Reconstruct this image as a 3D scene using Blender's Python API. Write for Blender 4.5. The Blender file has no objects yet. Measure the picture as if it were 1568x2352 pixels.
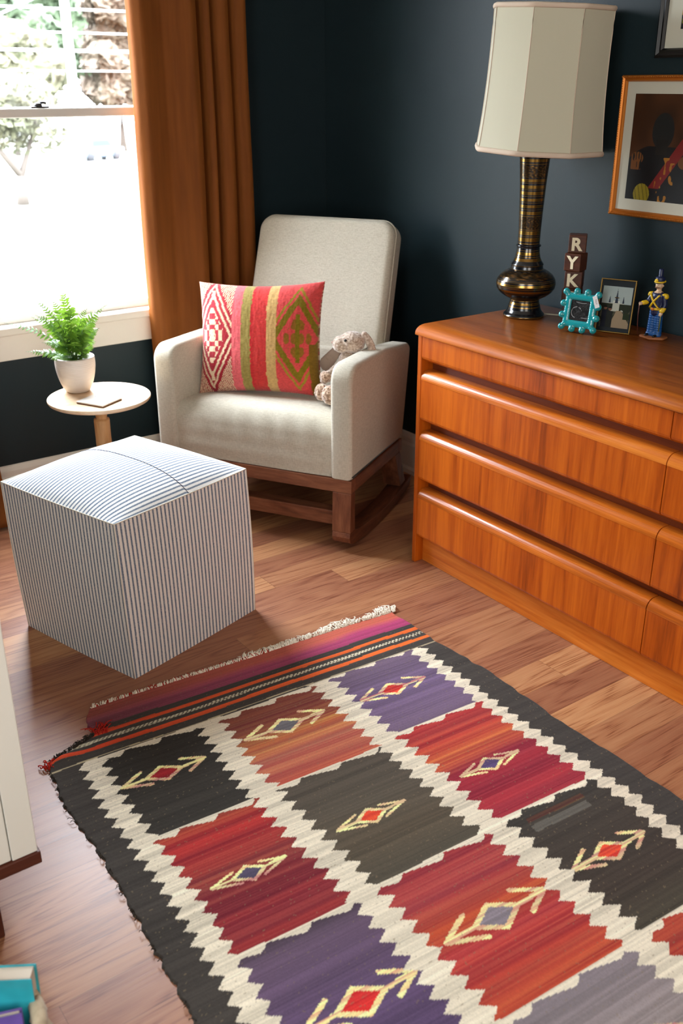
import bpy, bmesh, math, random
import numpy as np
from mathutils import Vector, Matrix, noise as mn
random.seed(7); RNG = np.random.default_rng(7)
PI = math.pi
C = bpy.context.scene.collection

# ------------------------------------------------------------------ camera, world, light, exposure
sc = bpy.context.scene
cam = bpy.data.cameras.new('camera'); camo = bpy.data.objects.new('camera', cam); C.objects.link(camo)
yaw, pit, rol = 0.621400994, 0.414120218, -0.00221849716
f_ = Vector((math.sin(yaw)*math.cos(pit), math.cos(yaw)*math.cos(pit), -math.sin(pit)))
r_ = Vector((math.cos(yaw), -math.sin(yaw), 0)); u_ = r_.cross(f_)
c_, s_ = math.cos(rol), math.sin(rol)
rr, uu = c_*r_ + s_*u_, -s_*r_ + c_*u_
camo.matrix_world = Matrix(((rr.x, uu.x, -f_.x, 0), (rr.y, uu.y, -f_.y, 0), (rr.z, uu.z, -f_.z, 1.42), (0, 0, 0, 1)))
cam.sensor_fit = 'HORIZONTAL'; cam.sensor_width = 24; cam.lens = 2241.736/1568*24
cam.clip_start = 0.05; cam.clip_end = 400
cam.dof.use_dof = True; cam.dof.focus_distance = 2.45; cam.dof.aperture_fstop = 4.5
sc.camera = camo
sc.view_settings.view_transform = 'Standard'; sc.view_settings.look = 'None'
sc.view_settings.gamma = 1; sc.view_settings.use_curve_mapping = False
sc.view_settings.exposure = 0.27
SKY, BACKW, LEFTW = 52.0, 26.0, 34.0
w = bpy.data.worlds.new('overcast_sky'); sc.world = w; w.use_nodes = True
bg = w.node_tree.nodes['Background']; bg.inputs[0].default_value = (0.90, 0.98, 1.08, 1); 
# overcast luminance: the zenith is three times as bright as the horizon
_n = w.node_tree.nodes; _l = w.node_tree.links; _tc = _n.new('ShaderNodeTexCoord'); _sx = _n.new('ShaderNodeSeparateXYZ'); _l.new(_tc.outputs['Generated'], _sx.inputs[0])
_m = _n.new('ShaderNodeMath'); _m.operation = 'MAXIMUM'; _l.new(_sx.outputs[2], _m.inputs[0]); _m.inputs[1].default_value = 0
_a = _n.new('ShaderNodeMath'); _a.operation = 'MULTIPLY_ADD'; _l.new(_m.outputs[0], _a.inputs[0]); _a.inputs[1].default_value = SKY*2/3; _a.inputs[2].default_value = SKY/3
_l.new(_a.outputs[0], bg.inputs[1])
def area(name, loc, rot, sx, sy, power=0, col=(1, 1, 1), portal=False):
    l = bpy.data.lights.new(name, 'AREA'); l.shape = 'RECTANGLE'; l.size = sx; l.size_y = sy; l.energy = power; l.color = col
    if portal: l.cycles.is_portal = True
    o = bpy.data.objects.new(name, l); C.objects.link(o); o.location = loc; o.rotation_euler = rot; o['kind'] = 'structure'
    return o
WX, WY, WL, WN, CEIL = 2.34, 3.37, -1.3, -1.5, 2.5      # room: right, window wall, left, near wall, ceiling
W1 = (0.80, 1.70, 0.66, 2.20)                           # window opening x0 x1 z0 z1
area('window_daylight_portal', (1.25, WY+0.02, 1.43), (-PI/2, 0, 0), 0.90, 1.54, portal=True)
area('near_window_daylight', (0.1, WN+0.03, 1.45), (PI/2, 0, 0), 1.3, 1.4, BACKW, (1.0, 0.93, 0.84))  # lamp in front of the closed near opening, standing in for its daylight
area('left_window_daylight', (WL+0.03, 0.05, 1.45), (0, -PI/2, 0), 1.4, 1.2, LEFTW, (0.90, 0.96, 1.0))  # lamp in front of the solid left wall, standing in for unseen daylight
sc.cycles.max_bounces = 7; sc.cycles.diffuse_bounces = 5; sc.cycles.sample_clamp_indirect = 8

# ------------------------------------------------------------------ helpers
def lin(c): return tuple(((v/255)/12.92 if v/255 <= 0.04045 else ((v/255+0.055)/1.055)**2.4) for v in c)
def obj(name, me, mat=None, parent=None, smooth=True, loc=None, rot=None):
    if isinstance(me, bmesh.types.BMesh):
        bm = me; me = bpy.data.meshes.new(name); bm.normal_update(); bm.to_mesh(me); bm.free()
    if smooth: me.polygons.foreach_set('use_smooth', [True]*len(me.polygons))
    o = bpy.data.objects.new(name, me); C.objects.link(o)
    if mat is not None and not me.materials:
        for m in (mat if isinstance(mat, (list, tuple)) else [mat]): me.materials.append(m)
    if parent: o.parent = parent
    if loc: o.location = loc
    if rot: o.rotation_euler = rot
    return o
def tag(o, label, cat, group=None, kind=None):
    o['label'] = label; o['category'] = cat
    if group: o['group'] = group
    if kind: o['kind'] = kind
    return o
def thing(name, label, cat, loc=(0, 0, 0), rz=0, group=None):
    o = bpy.data.objects.new(name, None); C.objects.link(o); o.location = loc; o.rotation_euler = (0, 0, rz)
    o.empty_display_size = 0.05
    return tag(o, label, cat, group)
def struct(o): o['kind'] = 'structure'; return o
def mesh(vs, fs):
    me = bpy.data.meshes.new('m'); me.from_pydata([tuple(v) for v in vs], [], fs); me.update(); return me
def box(bm, x0, x1, y0, y1, z0, z1, M=None, bev=0, seg=2):
    b = bmesh.new(); bmesh.ops.create_cube(b, size=1)
    for v in b.verts: v.co = Vector(((x0+x1)/2+v.co.x*(x1-x0), (y0+y1)/2+v.co.y*(y1-y0), (z0+z1)/2+v.co.z*(z1-z0)))
    if bev: bmesh.ops.bevel(b, geom=b.edges[:], offset=bev, segments=seg, profile=0.5, affect='EDGES')
    merge(bm, b, M)
def merge(bm, b, M=None):
    m = bpy.data.meshes.new('t')
    if M is not None: b.transform(M)
    b.normal_update(); b.to_mesh(m); b.free(); bm.from_mesh(m); bpy.data.meshes.remove(m)
def bxo(name, dims, mat, parent=None, bev=0.002, seg=2, M=None):
    bm = bmesh.new(); box(bm, *dims, M=M, bev=bev, seg=seg); return obj(name, bm, mat, parent, smooth=False)
def lathe(prof, n=48, M=None, cap=True):
    bm = bmesh.new(); rings = []
    for r, z in prof:
        rings.append([bm.verts.new((r*math.cos(2*PI*i/n), r*math.sin(2*PI*i/n), z)) for i in range(n)])
    for a, b in zip(rings, rings[1:]):
        for i in range(n): bm.faces.new((a[i], a[(i+1) % n], b[(i+1) % n], b[i]))
    if cap:
        bm.faces.new(rings[0][::-1]); bm.faces.new(rings[-1])
    if M is not None: bm.transform(M)
    return bm
def tube(bm, pts, rad, n=8, flat=1.0):
    pts = [Vector(p) for p in pts]; rads = rad if isinstance(rad, (list, tuple)) else [rad]*len(pts)
    rings = []; up = Vector((0, 0, 1))
    for i, p in enumerate(pts):
        t = (pts[min(i+1, len(pts)-1)]-pts[max(i-1, 0)]).normalized()
        a = t.cross(up)
        if a.length < 1e-3: a = t.cross(Vector((1, 0, 0)))
        a.normalize(); b = a.cross(t).normalized()
        rings.append([bm.verts.new(p+rads[i]*(math.cos(2*PI*k/n)*a+flat*math.sin(2*PI*k/n)*b)) for k in range(n)])
    for A, B in zip(rings, rings[1:]):
        for k in range(n): bm.faces.new((A[k], A[(k+1) % n], B[(k+1) % n], B[k]))
    bm.faces.new(rings[0][::-1]); bm.faces.new(rings[-1])
    return bm
def prism(poly, d0, d1, axis='x', bev=0, seg=2):
    """extrude polygon (a,b) along axis; x: (y,z)  y: (x,z)  z: (x,y)"""
    bm = bmesh.new()
    def P(a, b, d): return (d, a, b) if axis == 'x' else ((a, d, b) if axis == 'y' else (a, b, d))
    A = [bm.verts.new(P(a, b, d0)) for a, b in poly]; B = [bm.verts.new(P(a, b, d1)) for a, b in poly]
    n = len(poly); bm.faces.new(A[::-1]); bm.faces.new(B)
    for i in range(n): bm.faces.new((A[i], A[(i+1) % n], B[(i+1) % n], B[i]))
    bmesh.ops.recalc_face_normals(bm, faces=bm.faces[:])
    if bev:
        es = [e for e in bm.edges if (len(e.link_faces) == 2 and e.calc_face_angle(0) > 0.6)]
        bmesh.ops.bevel(bm, geom=es, offset=bev, segments=seg, profile=0.5, affect='EDGES')
    return bm
def rpoly(pts, r, n=5):
    """polygon with rounded corners; r number or list"""
    out = []; N = len(pts)
    for i, p in enumerate(pts):
        ri = r[i] if isinstance(r, (list, tuple)) else r
        p = Vector(p); a = Vector(pts[i-1])-p; b = Vector(pts[(i+1) % N])-p
        if ri <= 0: out.append(tuple(p)); continue
        a.normalize(); b.normalize(); ang = a.angle(b); d = ri/math.tan(ang/2)
        c = p+(a+b).normalized()*(ri/math.sin(ang/2)); A = p+a*d-c; B = p+b*d-c
        a0 = math.atan2(A.y, A.x); da = (math.atan2(B.y, B.x)-a0+PI) % (2*PI)-PI
        for k in range(n+1): out.append((c.x+ri*math.cos(a0+da*k/n), c.y+ri*math.sin(a0+da*k/n)))
    return out
def ball(bm, c, r, sub=2, M=None):
    b = bmesh.new(); bmesh.ops.create_icosphere(b, subdivisions=sub, radius=1)
    r = (r, r, r) if isinstance(r, (int, float)) else r
    for v in b.verts: v.co = Vector((v.co.x*r[0], v.co.y*r[1], v.co.z*r[2]))
    if M is not None: b.transform(M)
    b.transform(Matrix.Translation(Vector(c))); merge(bm, b)
def remesh(o, vox, smooth=4):
    m = o.modifiers.new('r', 'REMESH'); m.mode = 'VOXEL'; m.voxel_size = vox; m.use_smooth_shade = True
    if smooth:
        s = o.modifiers.new('s', 'SMOOTH'); s.iterations = smooth; s.factor = 0.5

# ------------------------------------------------------------------ materials
def mat(name, col=(0.5, 0.5, 0.5), rough=0.5, metal=0, coat=0, sheen=0, spec=None):
    m = bpy.data.materials.new(name); m.use_nodes = True; b = m.node_tree.nodes['Principled BSDF']
    b.inputs['Base Color'].default_value = (*col, 1); b.inputs['Roughness'].default_value = rough
    b.inputs['Metallic'].default_value = metal; b.inputs['Coat Weight'].default_value = coat; b.inputs['Coat Roughness'].default_value = 0.15
    b.inputs['Sheen Weight'].default_value = sheen
    if spec is not None: b.inputs['Specular IOR Level'].default_value = spec
    return m
def nd(m, t, **k):
    n = m.node_tree.nodes.new(t)
    for a, v in k.items():
        if a == 'ins':
            for i, x in v.items(): n.inputs[i].default_value = x
        else: setattr(n, a, v)
    return n
def lk(m, a, b): m.node_tree.links.new(a, b)
def bsdf(m): return m.node_tree.nodes['Principled BSDF']
def math_(m, op, a, b=None, c=None):
    n = nd(m, 'ShaderNodeMath', operation=op)
    for i, x in enumerate((a, b, c)):
        if x is None: continue
        if isinstance(x, (int, float)): n.inputs[i].default_value = x
        else: lk(m, x, n.inputs[i])
    return n.outputs[0]
def mapping(m, scale, rot=(0, 0, 0), src='Object'):
    tc = nd(m, 'ShaderNodeTexCoord'); mp = nd(m, 'ShaderNodeMapping')
    mp.inputs['Scale'].default_value = scale; mp.inputs['Rotation'].default_value = rot
    lk(m, tc.outputs[src], mp.inputs[0]); return mp.outputs[0]
def noise(m, vec, scale=5, detail=3, rough=0.5, dist=0):
    n = nd(m, 'ShaderNodeTexNoise'); n.inputs['Scale'].default_value = scale; n.inputs['Detail'].default_value = detail
    n.inputs['Roughness'].default_value = rough; n.inputs['Distortion'].default_value = dist
    if vec is not None: lk(m, vec, n.inputs['Vector'])
    return n.outputs[0]
def ramp(m, fac, stops, interp='LINEAR'):
    r = nd(m, 'ShaderNodeValToRGB'); r.color_ramp.interpolation = interp; e = r.color_ramp.elements
    while len(e) < len(stops): e.new(0.5)
    for el, (p, c) in zip(e, stops): el.position = p; el.color = (*c, 1)
    lk(m, fac, r.inputs[0]); return r.outputs[0]
def mix(m, fac, a, b, mode='MIX'):
    n = nd(m, 'ShaderNodeMix', data_type='RGBA', blend_type=mode)
    for i, x in ((0, fac), (6, a), (7, b)):
        if isinstance(x, (int, float)): n.inputs[i].default_value = x
        elif isinstance(x, tuple): n.inputs[i].default_value = (*x, 1)
        else: lk(m, x, n.inputs[i])
    return n.outputs[2]
def bump(m, h, strength=0.3, dist=0.002):
    n = nd(m, 'ShaderNodeBump'); n.inputs['Strength'].default_value = strength; n.inputs['Distance'].default_value = dist
    lk(m, h, n.inputs['Height']); lk(m, n.outputs[0], bsdf(m).inputs['Normal'])
def setc(m, c): lk(m, c, bsdf(m).inputs['Base Color'])
def attr(m, name='col'):
    a = nd(m, 'ShaderNodeAttribute'); a.attribute_name = name; return a

def wood(name, dark, mid, light, scale=(1, 1, 1), rough=0.35, coat=0.0, dist=1.2):
    """grain runs along the axis whose scale is small"""
    m = mat(name, mid, rough, coat=coat, spec=0.3)
    v = mapping(m, scale)
    a = noise(m, v, 14, 4, 0.6, dist); b = noise(m, v, 90, 3, 0.6, 0.2); k = noise(m, v, 3.2, 2, 0.5, 0.6)
    f = math_(m, 'ADD', math_(m, 'MULTIPLY', a, 0.5), math_(m, 'ADD', math_(m, 'MULTIPLY', b, 0.34), math_(m, 'MULTIPLY', k, 0.30)))
    setc(m, ramp(m, f, [(0.38, dark), (0.53, mid), (0.7, light)]))
    bump(m, b, 0.08, 0.0006)
    return m
TD, TM, TL = lin((108, 40, 4)), lin((170, 75, 9)), lin((200, 100, 20))
teak_v = wood('teak_veneer_upright', TD, TM, TL, (1, 1, 0.06), 0.34, 0.08)
teak_h = wood('teak_lengthwise', lin((138, 62, 14)), lin((190, 98, 26)), lin((216, 128, 48)), (1, 0.05, 1), 0.28, 0.2)  # lighter than the veneer; the drawer lips' highlight is put into the colour
teak_top = wood('teak_top', lin((112, 52, 12)), lin((162, 82, 20)), lin((192, 108, 34)), (1, 0.05, 1), 0.34, 0.1)
walnut = wood('walnut_stain', lin((70, 38, 24)), lin((112, 66, 44)), lin((142, 92, 64)), (1, 1, 0.15), 0.42)
oak = wood('light_oak', lin((168, 120, 72)), lin((205, 158, 104)), lin((222, 182, 132)), (1, 1, 0.12), 0.45)
oak_top = wood('light_oak_top', lin((196, 160, 120)), lin((222, 192, 156)), lin((232, 208, 178)), (0.12, 1, 1), 0.42)
blockwood = wood('dark_block_wood', lin((42, 20, 12)), lin((74, 38, 22)), lin((98, 54, 32)), (0.2, 1, 1), 0.5)

def fabric(name, c1, c2, sc_=900, rough=0.9, bs=0.25):
    m = mat(name, c1, rough, sheen=0.15, spec=0.2)
    v = mapping(m, (1, 1, 1)); a = noise(m, mapping(m, (1, 1, 0.18)), sc_, 2, 0.6); b = noise(m, mapping(m, (0.18, 0.18, 1)), sc_, 2, 0.6)
    f = math_(m, 'MULTIPLY', math_(m, 'ADD', a, b), 0.5)
    setc(m, ramp(m, f, [(0.35, c2), (0.6, c1)])); bump(m, f, bs, 0.0015); return m
cream_fab = fabric('cream_linen_upholstery', lin((198, 191, 174)), lin((176, 168, 150)), 420)
shade_fab = mat('ivory_silk_shade', lin((192, 187, 164)), 0.85, sheen=0.3, spec=0.2)
b_ = bsdf(shade_fab); b_.inputs['Subsurface Weight'].default_value = 0.0
trim_fab = mat('ivory_shade_trim', lin((206, 186, 166)), 0.8, spec=0.2)
white_paint = mat('white_trim_paint', lin((226, 219, 208)), 0.4)
cab_white = mat('white_cabinet_paint', lin((222, 219, 208)), 0.35)
sash_paint = mat('white_sash_paint', lin((215, 212, 205)), 0.45)
dark_metal = mat('dark_bronze_latch', lin((60, 58, 58)), 0.35, 0.8)
black_gloss = mat('black_frame_lacquer', lin((12, 12, 13)), 0.3)
matboard = mat('ivory_mat_board', lin((190, 188, 172)), 0.9, spec=0.1)
gold = mat('gilt_frame', lin((188, 112, 38)), 0.38, 0.55)
letter_m = mat('cream_letter', lin((225, 214, 182)), 0.7)
brass_thin = mat('aged_brass_edge', lin((120, 92, 42)), 0.35, 0.8)
ceil_m = mat('ceiling_white', lin((225, 222, 215)), 0.9)
cord_m = mat('ivory_cord_rubber', lin((205, 190, 160)), 0.5)

wallp = mat('navy_wall_paint', lin((20, 28, 34)), 0.42, spec=0.22)
n_ = noise(wallp, mapping(wallp, (1, 1, 1)), 260, 3); bump(wallp, n_, 0.12, 0.0012)
setc(wallp, mix(wallp, noise(wallp, mapping(wallp, (1, 1, 1)), 1.4, 2), lin((24, 36, 42)), lin((31, 45, 48))))

# floor: laminate boards laid along x, about 9.5 cm wide
floor_m = mat('walnut_laminate', (0.3, 0.15, 0.08), 0.3, coat=0.0, spec=0.38)
bsdf(floor_m).inputs['Coat Roughness'].default_value = 0.34
tc = nd(floor_m, 'ShaderNodeTexCoord'); sp = nd(floor_m, 'ShaderNodeSeparateXYZ'); lk(floor_m, tc.outputs['Object'], sp.inputs[0])
row = math_(floor_m, 'FLOOR', math_(floor_m, 'DIVIDE', math_(floor_m, 'SUBTRACT', sp.outputs[1], 0.085), 0.0952))
wn = nd(floor_m, 'ShaderNodeTexWhiteNoise', noise_dimensions='1D'); lk(floor_m, row, wn.inputs['W'])
xs = math_(floor_m, 'ADD', math_(floor_m, 'DIVIDE', sp.outputs[0], 1.15), math_(floor_m, 'MULTIPLY', wn.outputs[0], 7.3))
plank = math_(floor_m, 'ADD', math_(floor_m, 'FLOOR', xs), math_(floor_m, 'MULTIPLY', row, 17.37))
wn2 = nd(floor_m, 'ShaderNodeTexWhiteNoise', noise_dimensions='1D'); lk(floor_m, plank, wn2.inputs['W'])
cb = nd(floor_m, 'ShaderNodeCombineXYZ'); lk(floor_m, math_(floor_m, 'MULTIPLY', sp.outputs[0], 0.09), cb.inputs[0])
lk(floor_m, sp.outputs[1], cb.inputs[1]); lk(floor_m, math_(floor_m, 'MULTIPLY', wn2.outputs[0], 9.0), cb.inputs[2])
g1 = noise(floor_m, cb.outputs[0], 13, 2, 0.45, 0.5); cb2 = nd(floor_m, 'ShaderNodeCombineXYZ'); lk(floor_m, math_(floor_m, 'MULTIPLY', sp.outputs[0], 0.03), cb2.inputs[0]); lk(floor_m, sp.outputs[1], cb2.inputs[1]); lk(floor_m, plank, cb2.inputs[2])
g2 = noise(floor_m, cb2.outputs[0], 260, 3, 0.6, 0.0)
ring = math_(floor_m, 'ABSOLUTE', math_(floor_m, 'SUBTRACT', math_(floor_m, 'FRACT', math_(floor_m, 'MULTIPLY', g1, 9.0)), 0.5))
gg = math_(floor_m, 'ADD', math_(floor_m, 'MULTIPLY', ring, 0.5), math_(floor_m, 'MULTIPLY', g2, 0.75))
cA = ramp(floor_m, gg, [(0.30, lin((116, 68, 48))), (0.45, lin((146, 94, 68))), (0.75, lin((160, 110, 80)))])
cB = ramp(floor_m, gg, [(0.30, lin((154, 98, 62))), (0.45, lin((196, 142, 96))), (0.75, lin((208, 158, 110)))])
fc = mix(floor_m, math_(floor_m, 'MULTIPLY', wn2.outputs[0], wn2.outputs[0]), cA, cB)
fy = math_(floor_m, 'FRACT', math_(floor_m, 'DIVIDE', math_(floor_m, 'SUBTRACT', sp.outputs[1], 0.085), 0.0952))
seam = math_(floor_m, 'MAXIMUM', math_(floor_m, 'LESS_THAN', fy, 0.012), math_(floor_m, 'LESS_THAN', math_(floor_m, 'FRACT', xs), 0.0012))
fc = mix(floor_m, math_(floor_m, 'MULTIPLY', seam, 0.45), fc, lin((60, 34, 22)))
setc(floor_m, fc)
lk(floor_m, math_(floor_m, 'ADD', 0.29, math_(floor_m, 'MULTIPLY', g2, 0.12)), bsdf(floor_m).inputs['Roughness'])
bump(floor_m, math_(floor_m, 'SUBTRACT', g2, seam), 0.12, 0.0008)

velvet = mat('rust_velvet', lin((168, 92, 34)), 0.75, sheen=0.35, spec=0.15)
bsdf(velvet).inputs['Sheen Tint'].default_value = (*lin((240, 150, 60)), 1)
setc(velvet, mix(velvet, noise(velvet, mapping(velvet, (6, 6, 0.5)), 6, 3), lin((92, 48, 18)), lin((142, 82, 34))))
bump(velvet, noise(velvet, mapping(velvet, (1, 1, 1)), 500, 2), 0.15, 0.001)

ticking = mat('blue_white_ticking', (0.8, 0.8, 0.8), 0.9, spec=0.15, sheen=0.1)
uvn = nd(ticking, 'ShaderNodeUVMap'); s2 = nd(ticking, 'ShaderNodeSeparateXYZ'); lk(ticking, uvn.outputs[0], s2.inputs[0])
jit = noise(ticking, mapping(ticking, (1, 1, 1)), 700, 2)
ph = math_(ticking, 'FRACT', math_(ticking, 'ADD', math_(ticking, 'DIVIDE', s2.outputs[0], 0.0128), math_(ticking, 'MULTIPLY', math_(ticking, 'SUBTRACT', jit, 0.5), 0.22)))
st = math_(ticking, 'SMOOTHSTEP' if False else 'LESS_THAN', math_(ticking, 'ABSOLUTE', math_(ticking, 'SUBTRACT', ph, 0.5)), 0.205)
thr = math_(ticking, 'MULTIPLY', math_(ticking, 'GREATER_THAN', jit, 0.53), 0.28)
setc(ticking, mix(ticking, math_(ticking, 'SUBTRACT', st, math_(ticking, 'MULTIPLY', st, thr)), lin((244, 243, 239)), lin((98, 118, 142))))
bump(ticking, jit, 0.25, 0.001)

vcol = {}
def vmat(name, rough=0.9, sheen=0.1, spec=0.15, weave=None, bs=0.3, metal=False):
    m = mat(name, (0.5,)*3, rough, sheen=sheen, spec=spec); a = attr(m); c = a.outputs['Color']
    if weave:
        n = noise(m, mapping(m, weave), 300, 2, 0.7); n2 = noise(m, mapping(m, (1, 1, 1)), 900, 1)
        f = math_(m, 'ADD', 0.62, math_(m, 'MULTIPLY', math_(m, 'ADD', n, n2), 0.38))
        cc = nd(m, 'ShaderNodeVectorMath', operation='SCALE'); lk(m, c, cc.inputs[0]); lk(m, f, cc.inputs['Scale']); c = cc.outputs[0]
        bump(m, math_(m, 'ADD', n, n2), bs, 0.0012)
    if metal: lk(m, a.outputs['Alpha'], bsdf(m).inputs['Metallic'])
    setc(m, c); return m
def set_col(me, cols):
    at = me.color_attributes.new('col', 'FLOAT_COLOR', 'POINT')
    if cols.shape[1] == 3: cols = np.hstack([cols, np.ones((len(cols), 1))])
    at.data.foreach_set('color', cols.astype(np.float32).ravel())
def grid_mesh(P, closed=False):
    """P: (n,m,3) array -> mesh"""
    n, m = P.shape[:2]
    idx = np.arange(n*m).reshape(n, m)
    q = np.stack([idx[:-1, :-1], idx[1:, :-1], idx[1:, 1:], idx[:-1, 1:]], -1).reshape(-1, 4)
    me = bpy.data.meshes.new('g'); me.vertices.add(n*m); me.vertices.foreach_set('co', P.astype(np.float32).ravel())
    me.loops.add(q.size); me.loops.foreach_set('vertex_index', q.astype(np.int32).ravel())
    me.polygons.add(len(q)); me.polygons.foreach_set('loop_start', np.arange(0, q.size, 4, dtype=np.int32))
    me.polygons.foreach_set('loop_total', np.full(len(q), 4, np.int32)); me.update(calc_edges=True); me.validate()
    return me
def L(*c): return np.array(lin(c))
def vnoise(x, y, seed=0):
    """smooth value noise"""
    r = np.random.default_rng(seed).random((257, 257)); xi = np.floor(x).astype(int); yi = np.floor(y).astype(int)
    fx = x-xi; fy = y-yi; fx = fx*fx*(3-2*fx); fy = fy*fy*(3-2*fy)
    g = lambda a, b: r[a % 257, b % 257]
    return (g(xi, yi)*(1-fx)+g(xi+1, yi)*fx)*(1-fy)+(g(xi, yi+1)*(1-fx)+g(xi+1, yi+1)*fx)*fy
def picture(name, w_, h_, fn, m, parent, loc=(0, 0, 0), rot=(0, 0, 0), n=160):
    """flat printed picture in its local xz plane facing -y; fn(x,y) in 0..1 -> colour"""
    ny = n; nx = max(8, int(n*w_/h_)); x, y = np.meshgrid(np.linspace(0, 1, nx), np.linspace(0, 1, ny), indexing='ij')
    P = np.stack([(x-0.5)*w_, np.zeros_like(x), y*h_], -1); me = grid_mesh(P)
    set_col(me, fn(x.ravel(), y.ravel())); return obj(name, me, m, parent, smooth=False, loc=loc, rot=rot)
def pick(c, mask, col):
    c[mask] = col; return c

# ------------------------------------------------------------------ room shell
def wall(name, boxes, m=wallp):
    bm = bmesh.new()
    for b in boxes: box(bm, *b)
    return struct(obj(name, bm, m, smooth=False))
T = 0.16
struct(bxo('floor', (WL, WX, WN, WY, -0.1, 0), floor_m, bev=0))
struct(bxo('ceiling', (WL, WX, WN, WY, CEIL, CEIL+0.1), ceil_m, bev=0))
wall('wall_right', [(WX, WX+T, WN-T, WY+T, -0.1, CEIL+0.1)])
wall('wall_left', [(WL-T, WL, WN-T, WY+T, -0.1, CEIL+0.1)])
wall('wall_back', [(WL, W1[0], WY, WY+T, -0.1, CEIL+0.1), (W1[1], WX, WY, WY+T, -0.1, CEIL+0.1),
                   (W1[0], W1[1], WY, WY+T, -0.1, W1[2]), (W1[0], W1[1], WY, WY+T, W1[3], CEIL+0.1)])
wall('wall_front', [(WL, -0.55, WN-T, WN, -0.1, CEIL+0.1), (0.75, WX, WN-T, WN, -0.1, CEIL+0.1),
                    (-0.55, 0.75, WN-T, WN, -0.1, 0.75), (-0.55, 0.75, WN-T, WN, 2.15, CEIL+0.1)])
def baseboard(name, L_, M):
    prof = [(0, 0), (0.024, 0), (0.024, 0.018), (0.016, 0.028), (0.016, 0.115), (0.012, 0.125), (0.012, 0.142), (0.006, 0.158), (0.0, 0.162)]
    bm = prism([(-a, b) for a, b in prof], 0, L_, 'x'); bm.transform(M); return struct(obj(name, bm, white_paint, smooth=False))
baseboard('baseboard_back', WX-WL, Matrix.Translation((WL, WY, 0)))
baseboard('baseboard_right', WY-WN, Matrix.Translation((WX, WY, 0)) @ Matrix.Rotation(-PI/2, 4, 'Z'))
baseboard('baseboard_left', WY-WN, Matrix.Translation((WL, WN, 0)) @ Matrix.Rotation(PI/2, 4, 'Z'))

# main window
win = bpy.data.objects.new('window_1', None); C.objects.link(win); win.location = (0, WY, 0); win['kind'] = 'structure'
x0, x1, z0, z1 = W1
bm = bmesh.new()
for b in ((x0, x0+0.02, 0, T, z0, z1), (x1-0.02, x1, 0, T, z0, z1), (x0, x1, 0, T, z1-0.02, z1), (x0, x1, 0, T, z0-0.02, z0)): box(bm, *b)
obj('window_jamb', bm, sash_paint, win, smooth=False)
bm = bmesh.new()
for b in ((x0-0.09, x0+0.004, -0.02, 0, z0-0.01, z1+0.09), (x1-0.004, x1+0.09, -0.02, 0, z0-0.01, z1+0.09), (x0-0.09, x1+0.09, -0.024, 0, z1-0.004, z1+0.09)): box(bm, *b, bev=0.003)
obj('window_casing', bm, white_paint, win, smooth=False)
bxo('window_stool', (x0-0.11, x1+0.11, -0.045, 0.03, 0.632, 0.6615), white_paint, win, 0.006, 3)
bxo('window_apron', (x0-0.09, x1+0.09, -0.02, 0, 0.543, 0.632), white_paint, win, 0.003)
def sash(name, zz0, zz1, y, bot, top):
    bm = bmesh.new(); a, b = x0+0.02, x1-0.02
    for q in ((a, a+0.04, y, y+0.035, zz0, zz1), (b-0.04, b, y, y+0.035, zz0, zz1), (a, b, y-0.002, y+0.035, zz0, zz0+bot), (a, b, y-0.002, y+0.035, zz1-top, zz1)): box(bm, *q, bev=0.004)
    s = obj(name, bm, sash_paint, win, smooth=False)
    g = bxo('glass_pane', (a+0.04, b-0.04, y+0.015, y+0.018, zz0+bot, zz1-top), glass, s, 0); return s
glass = bpy.data.materials.new('window_glass'); glass.use_nodes = True; nt = glass.node_tree; nt.nodes.clear()
o_ = nt.nodes.new('ShaderNodeOutputMaterial'); t_ = nt.nodes.new('ShaderNodeBsdfTransparent'); g_ = nt.nodes.new('ShaderNodeBsdfGlossy')
g_.inputs['Roughness'].default_value = 0.02; mx = nt.nodes.new('ShaderNodeMixShader'); mx.inputs[0].default_value = 0.03
nt.links.new(t_.outputs[0], mx.inputs[1]); nt.links.new(g_.outputs[0], mx.inputs[2]); nt.links.new(mx.outputs[0], o_.inputs[0])
sash('lower_sash', z0, 1.347, 0.012, 0.03, 0.029)
sash('upper_sash', 1.320, z1-0.02, 0.052, 0.03, 0.04)
bm = bmesh.new(); box(bm, 1.185, 1.245, 0.014, 0.04, 1.347, 1.352, bev=0.002); merge(bm, lathe([(0.013, 1.352), (0.013, 1.36), (0.008, 1.363)], 20, Matrix.Translation((1.213, 0.027, 0))))
tube(bm, [(1.213, 0.027, 1.362), (1.228, 0.02, 1.364), (1.236, 0.016, 1.361)], 0.004)
obj('sash_lock', bm, dark_metal, win)
# near window behind the viewer (an area lamp in front of it gives the softer second light)
win2 = bpy.data.objects.new('window_2', None); C.objects.link(win2); win2.location = (0, WN, 0); win2['kind'] = 'structure'
bm = bmesh.new()
for q in ((-0.64, -0.55, 0, 0.02, 0.66, 2.24), (0.75, 0.84, 0, 0.02, 0.66, 2.24), (-0.55, 0.75, 0, 0.02, 2.15, 2.24), (-0.55, 0.75, 0, 0.02, 0.66, 0.75), (-0.55, 0.75, -0.06, -0.03, 1.43, 1.47)): box(bm, *q)
obj('window_casing', bm, white_paint, win2, smooth=False)
win3 = bpy.data.objects.new('window_3', None); C.objects.link(win3); win3.location = (WL, 0.05, 0); win3['kind'] = 'structure'
bm = bmesh.new()
for q in ((0, 0.02, -0.69, -0.60, 0.66, 2.24), (0, 0.02, 0.60, 0.69, 0.66, 2.24), (0, 0.02, -0.60, 0.60, 2.15, 2.24), (0, 0.02, -0.60, 0.60, 0.66, 0.75)): box(bm, *q)
obj('window_casing', bm, white_paint, win3, smooth=False)
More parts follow.
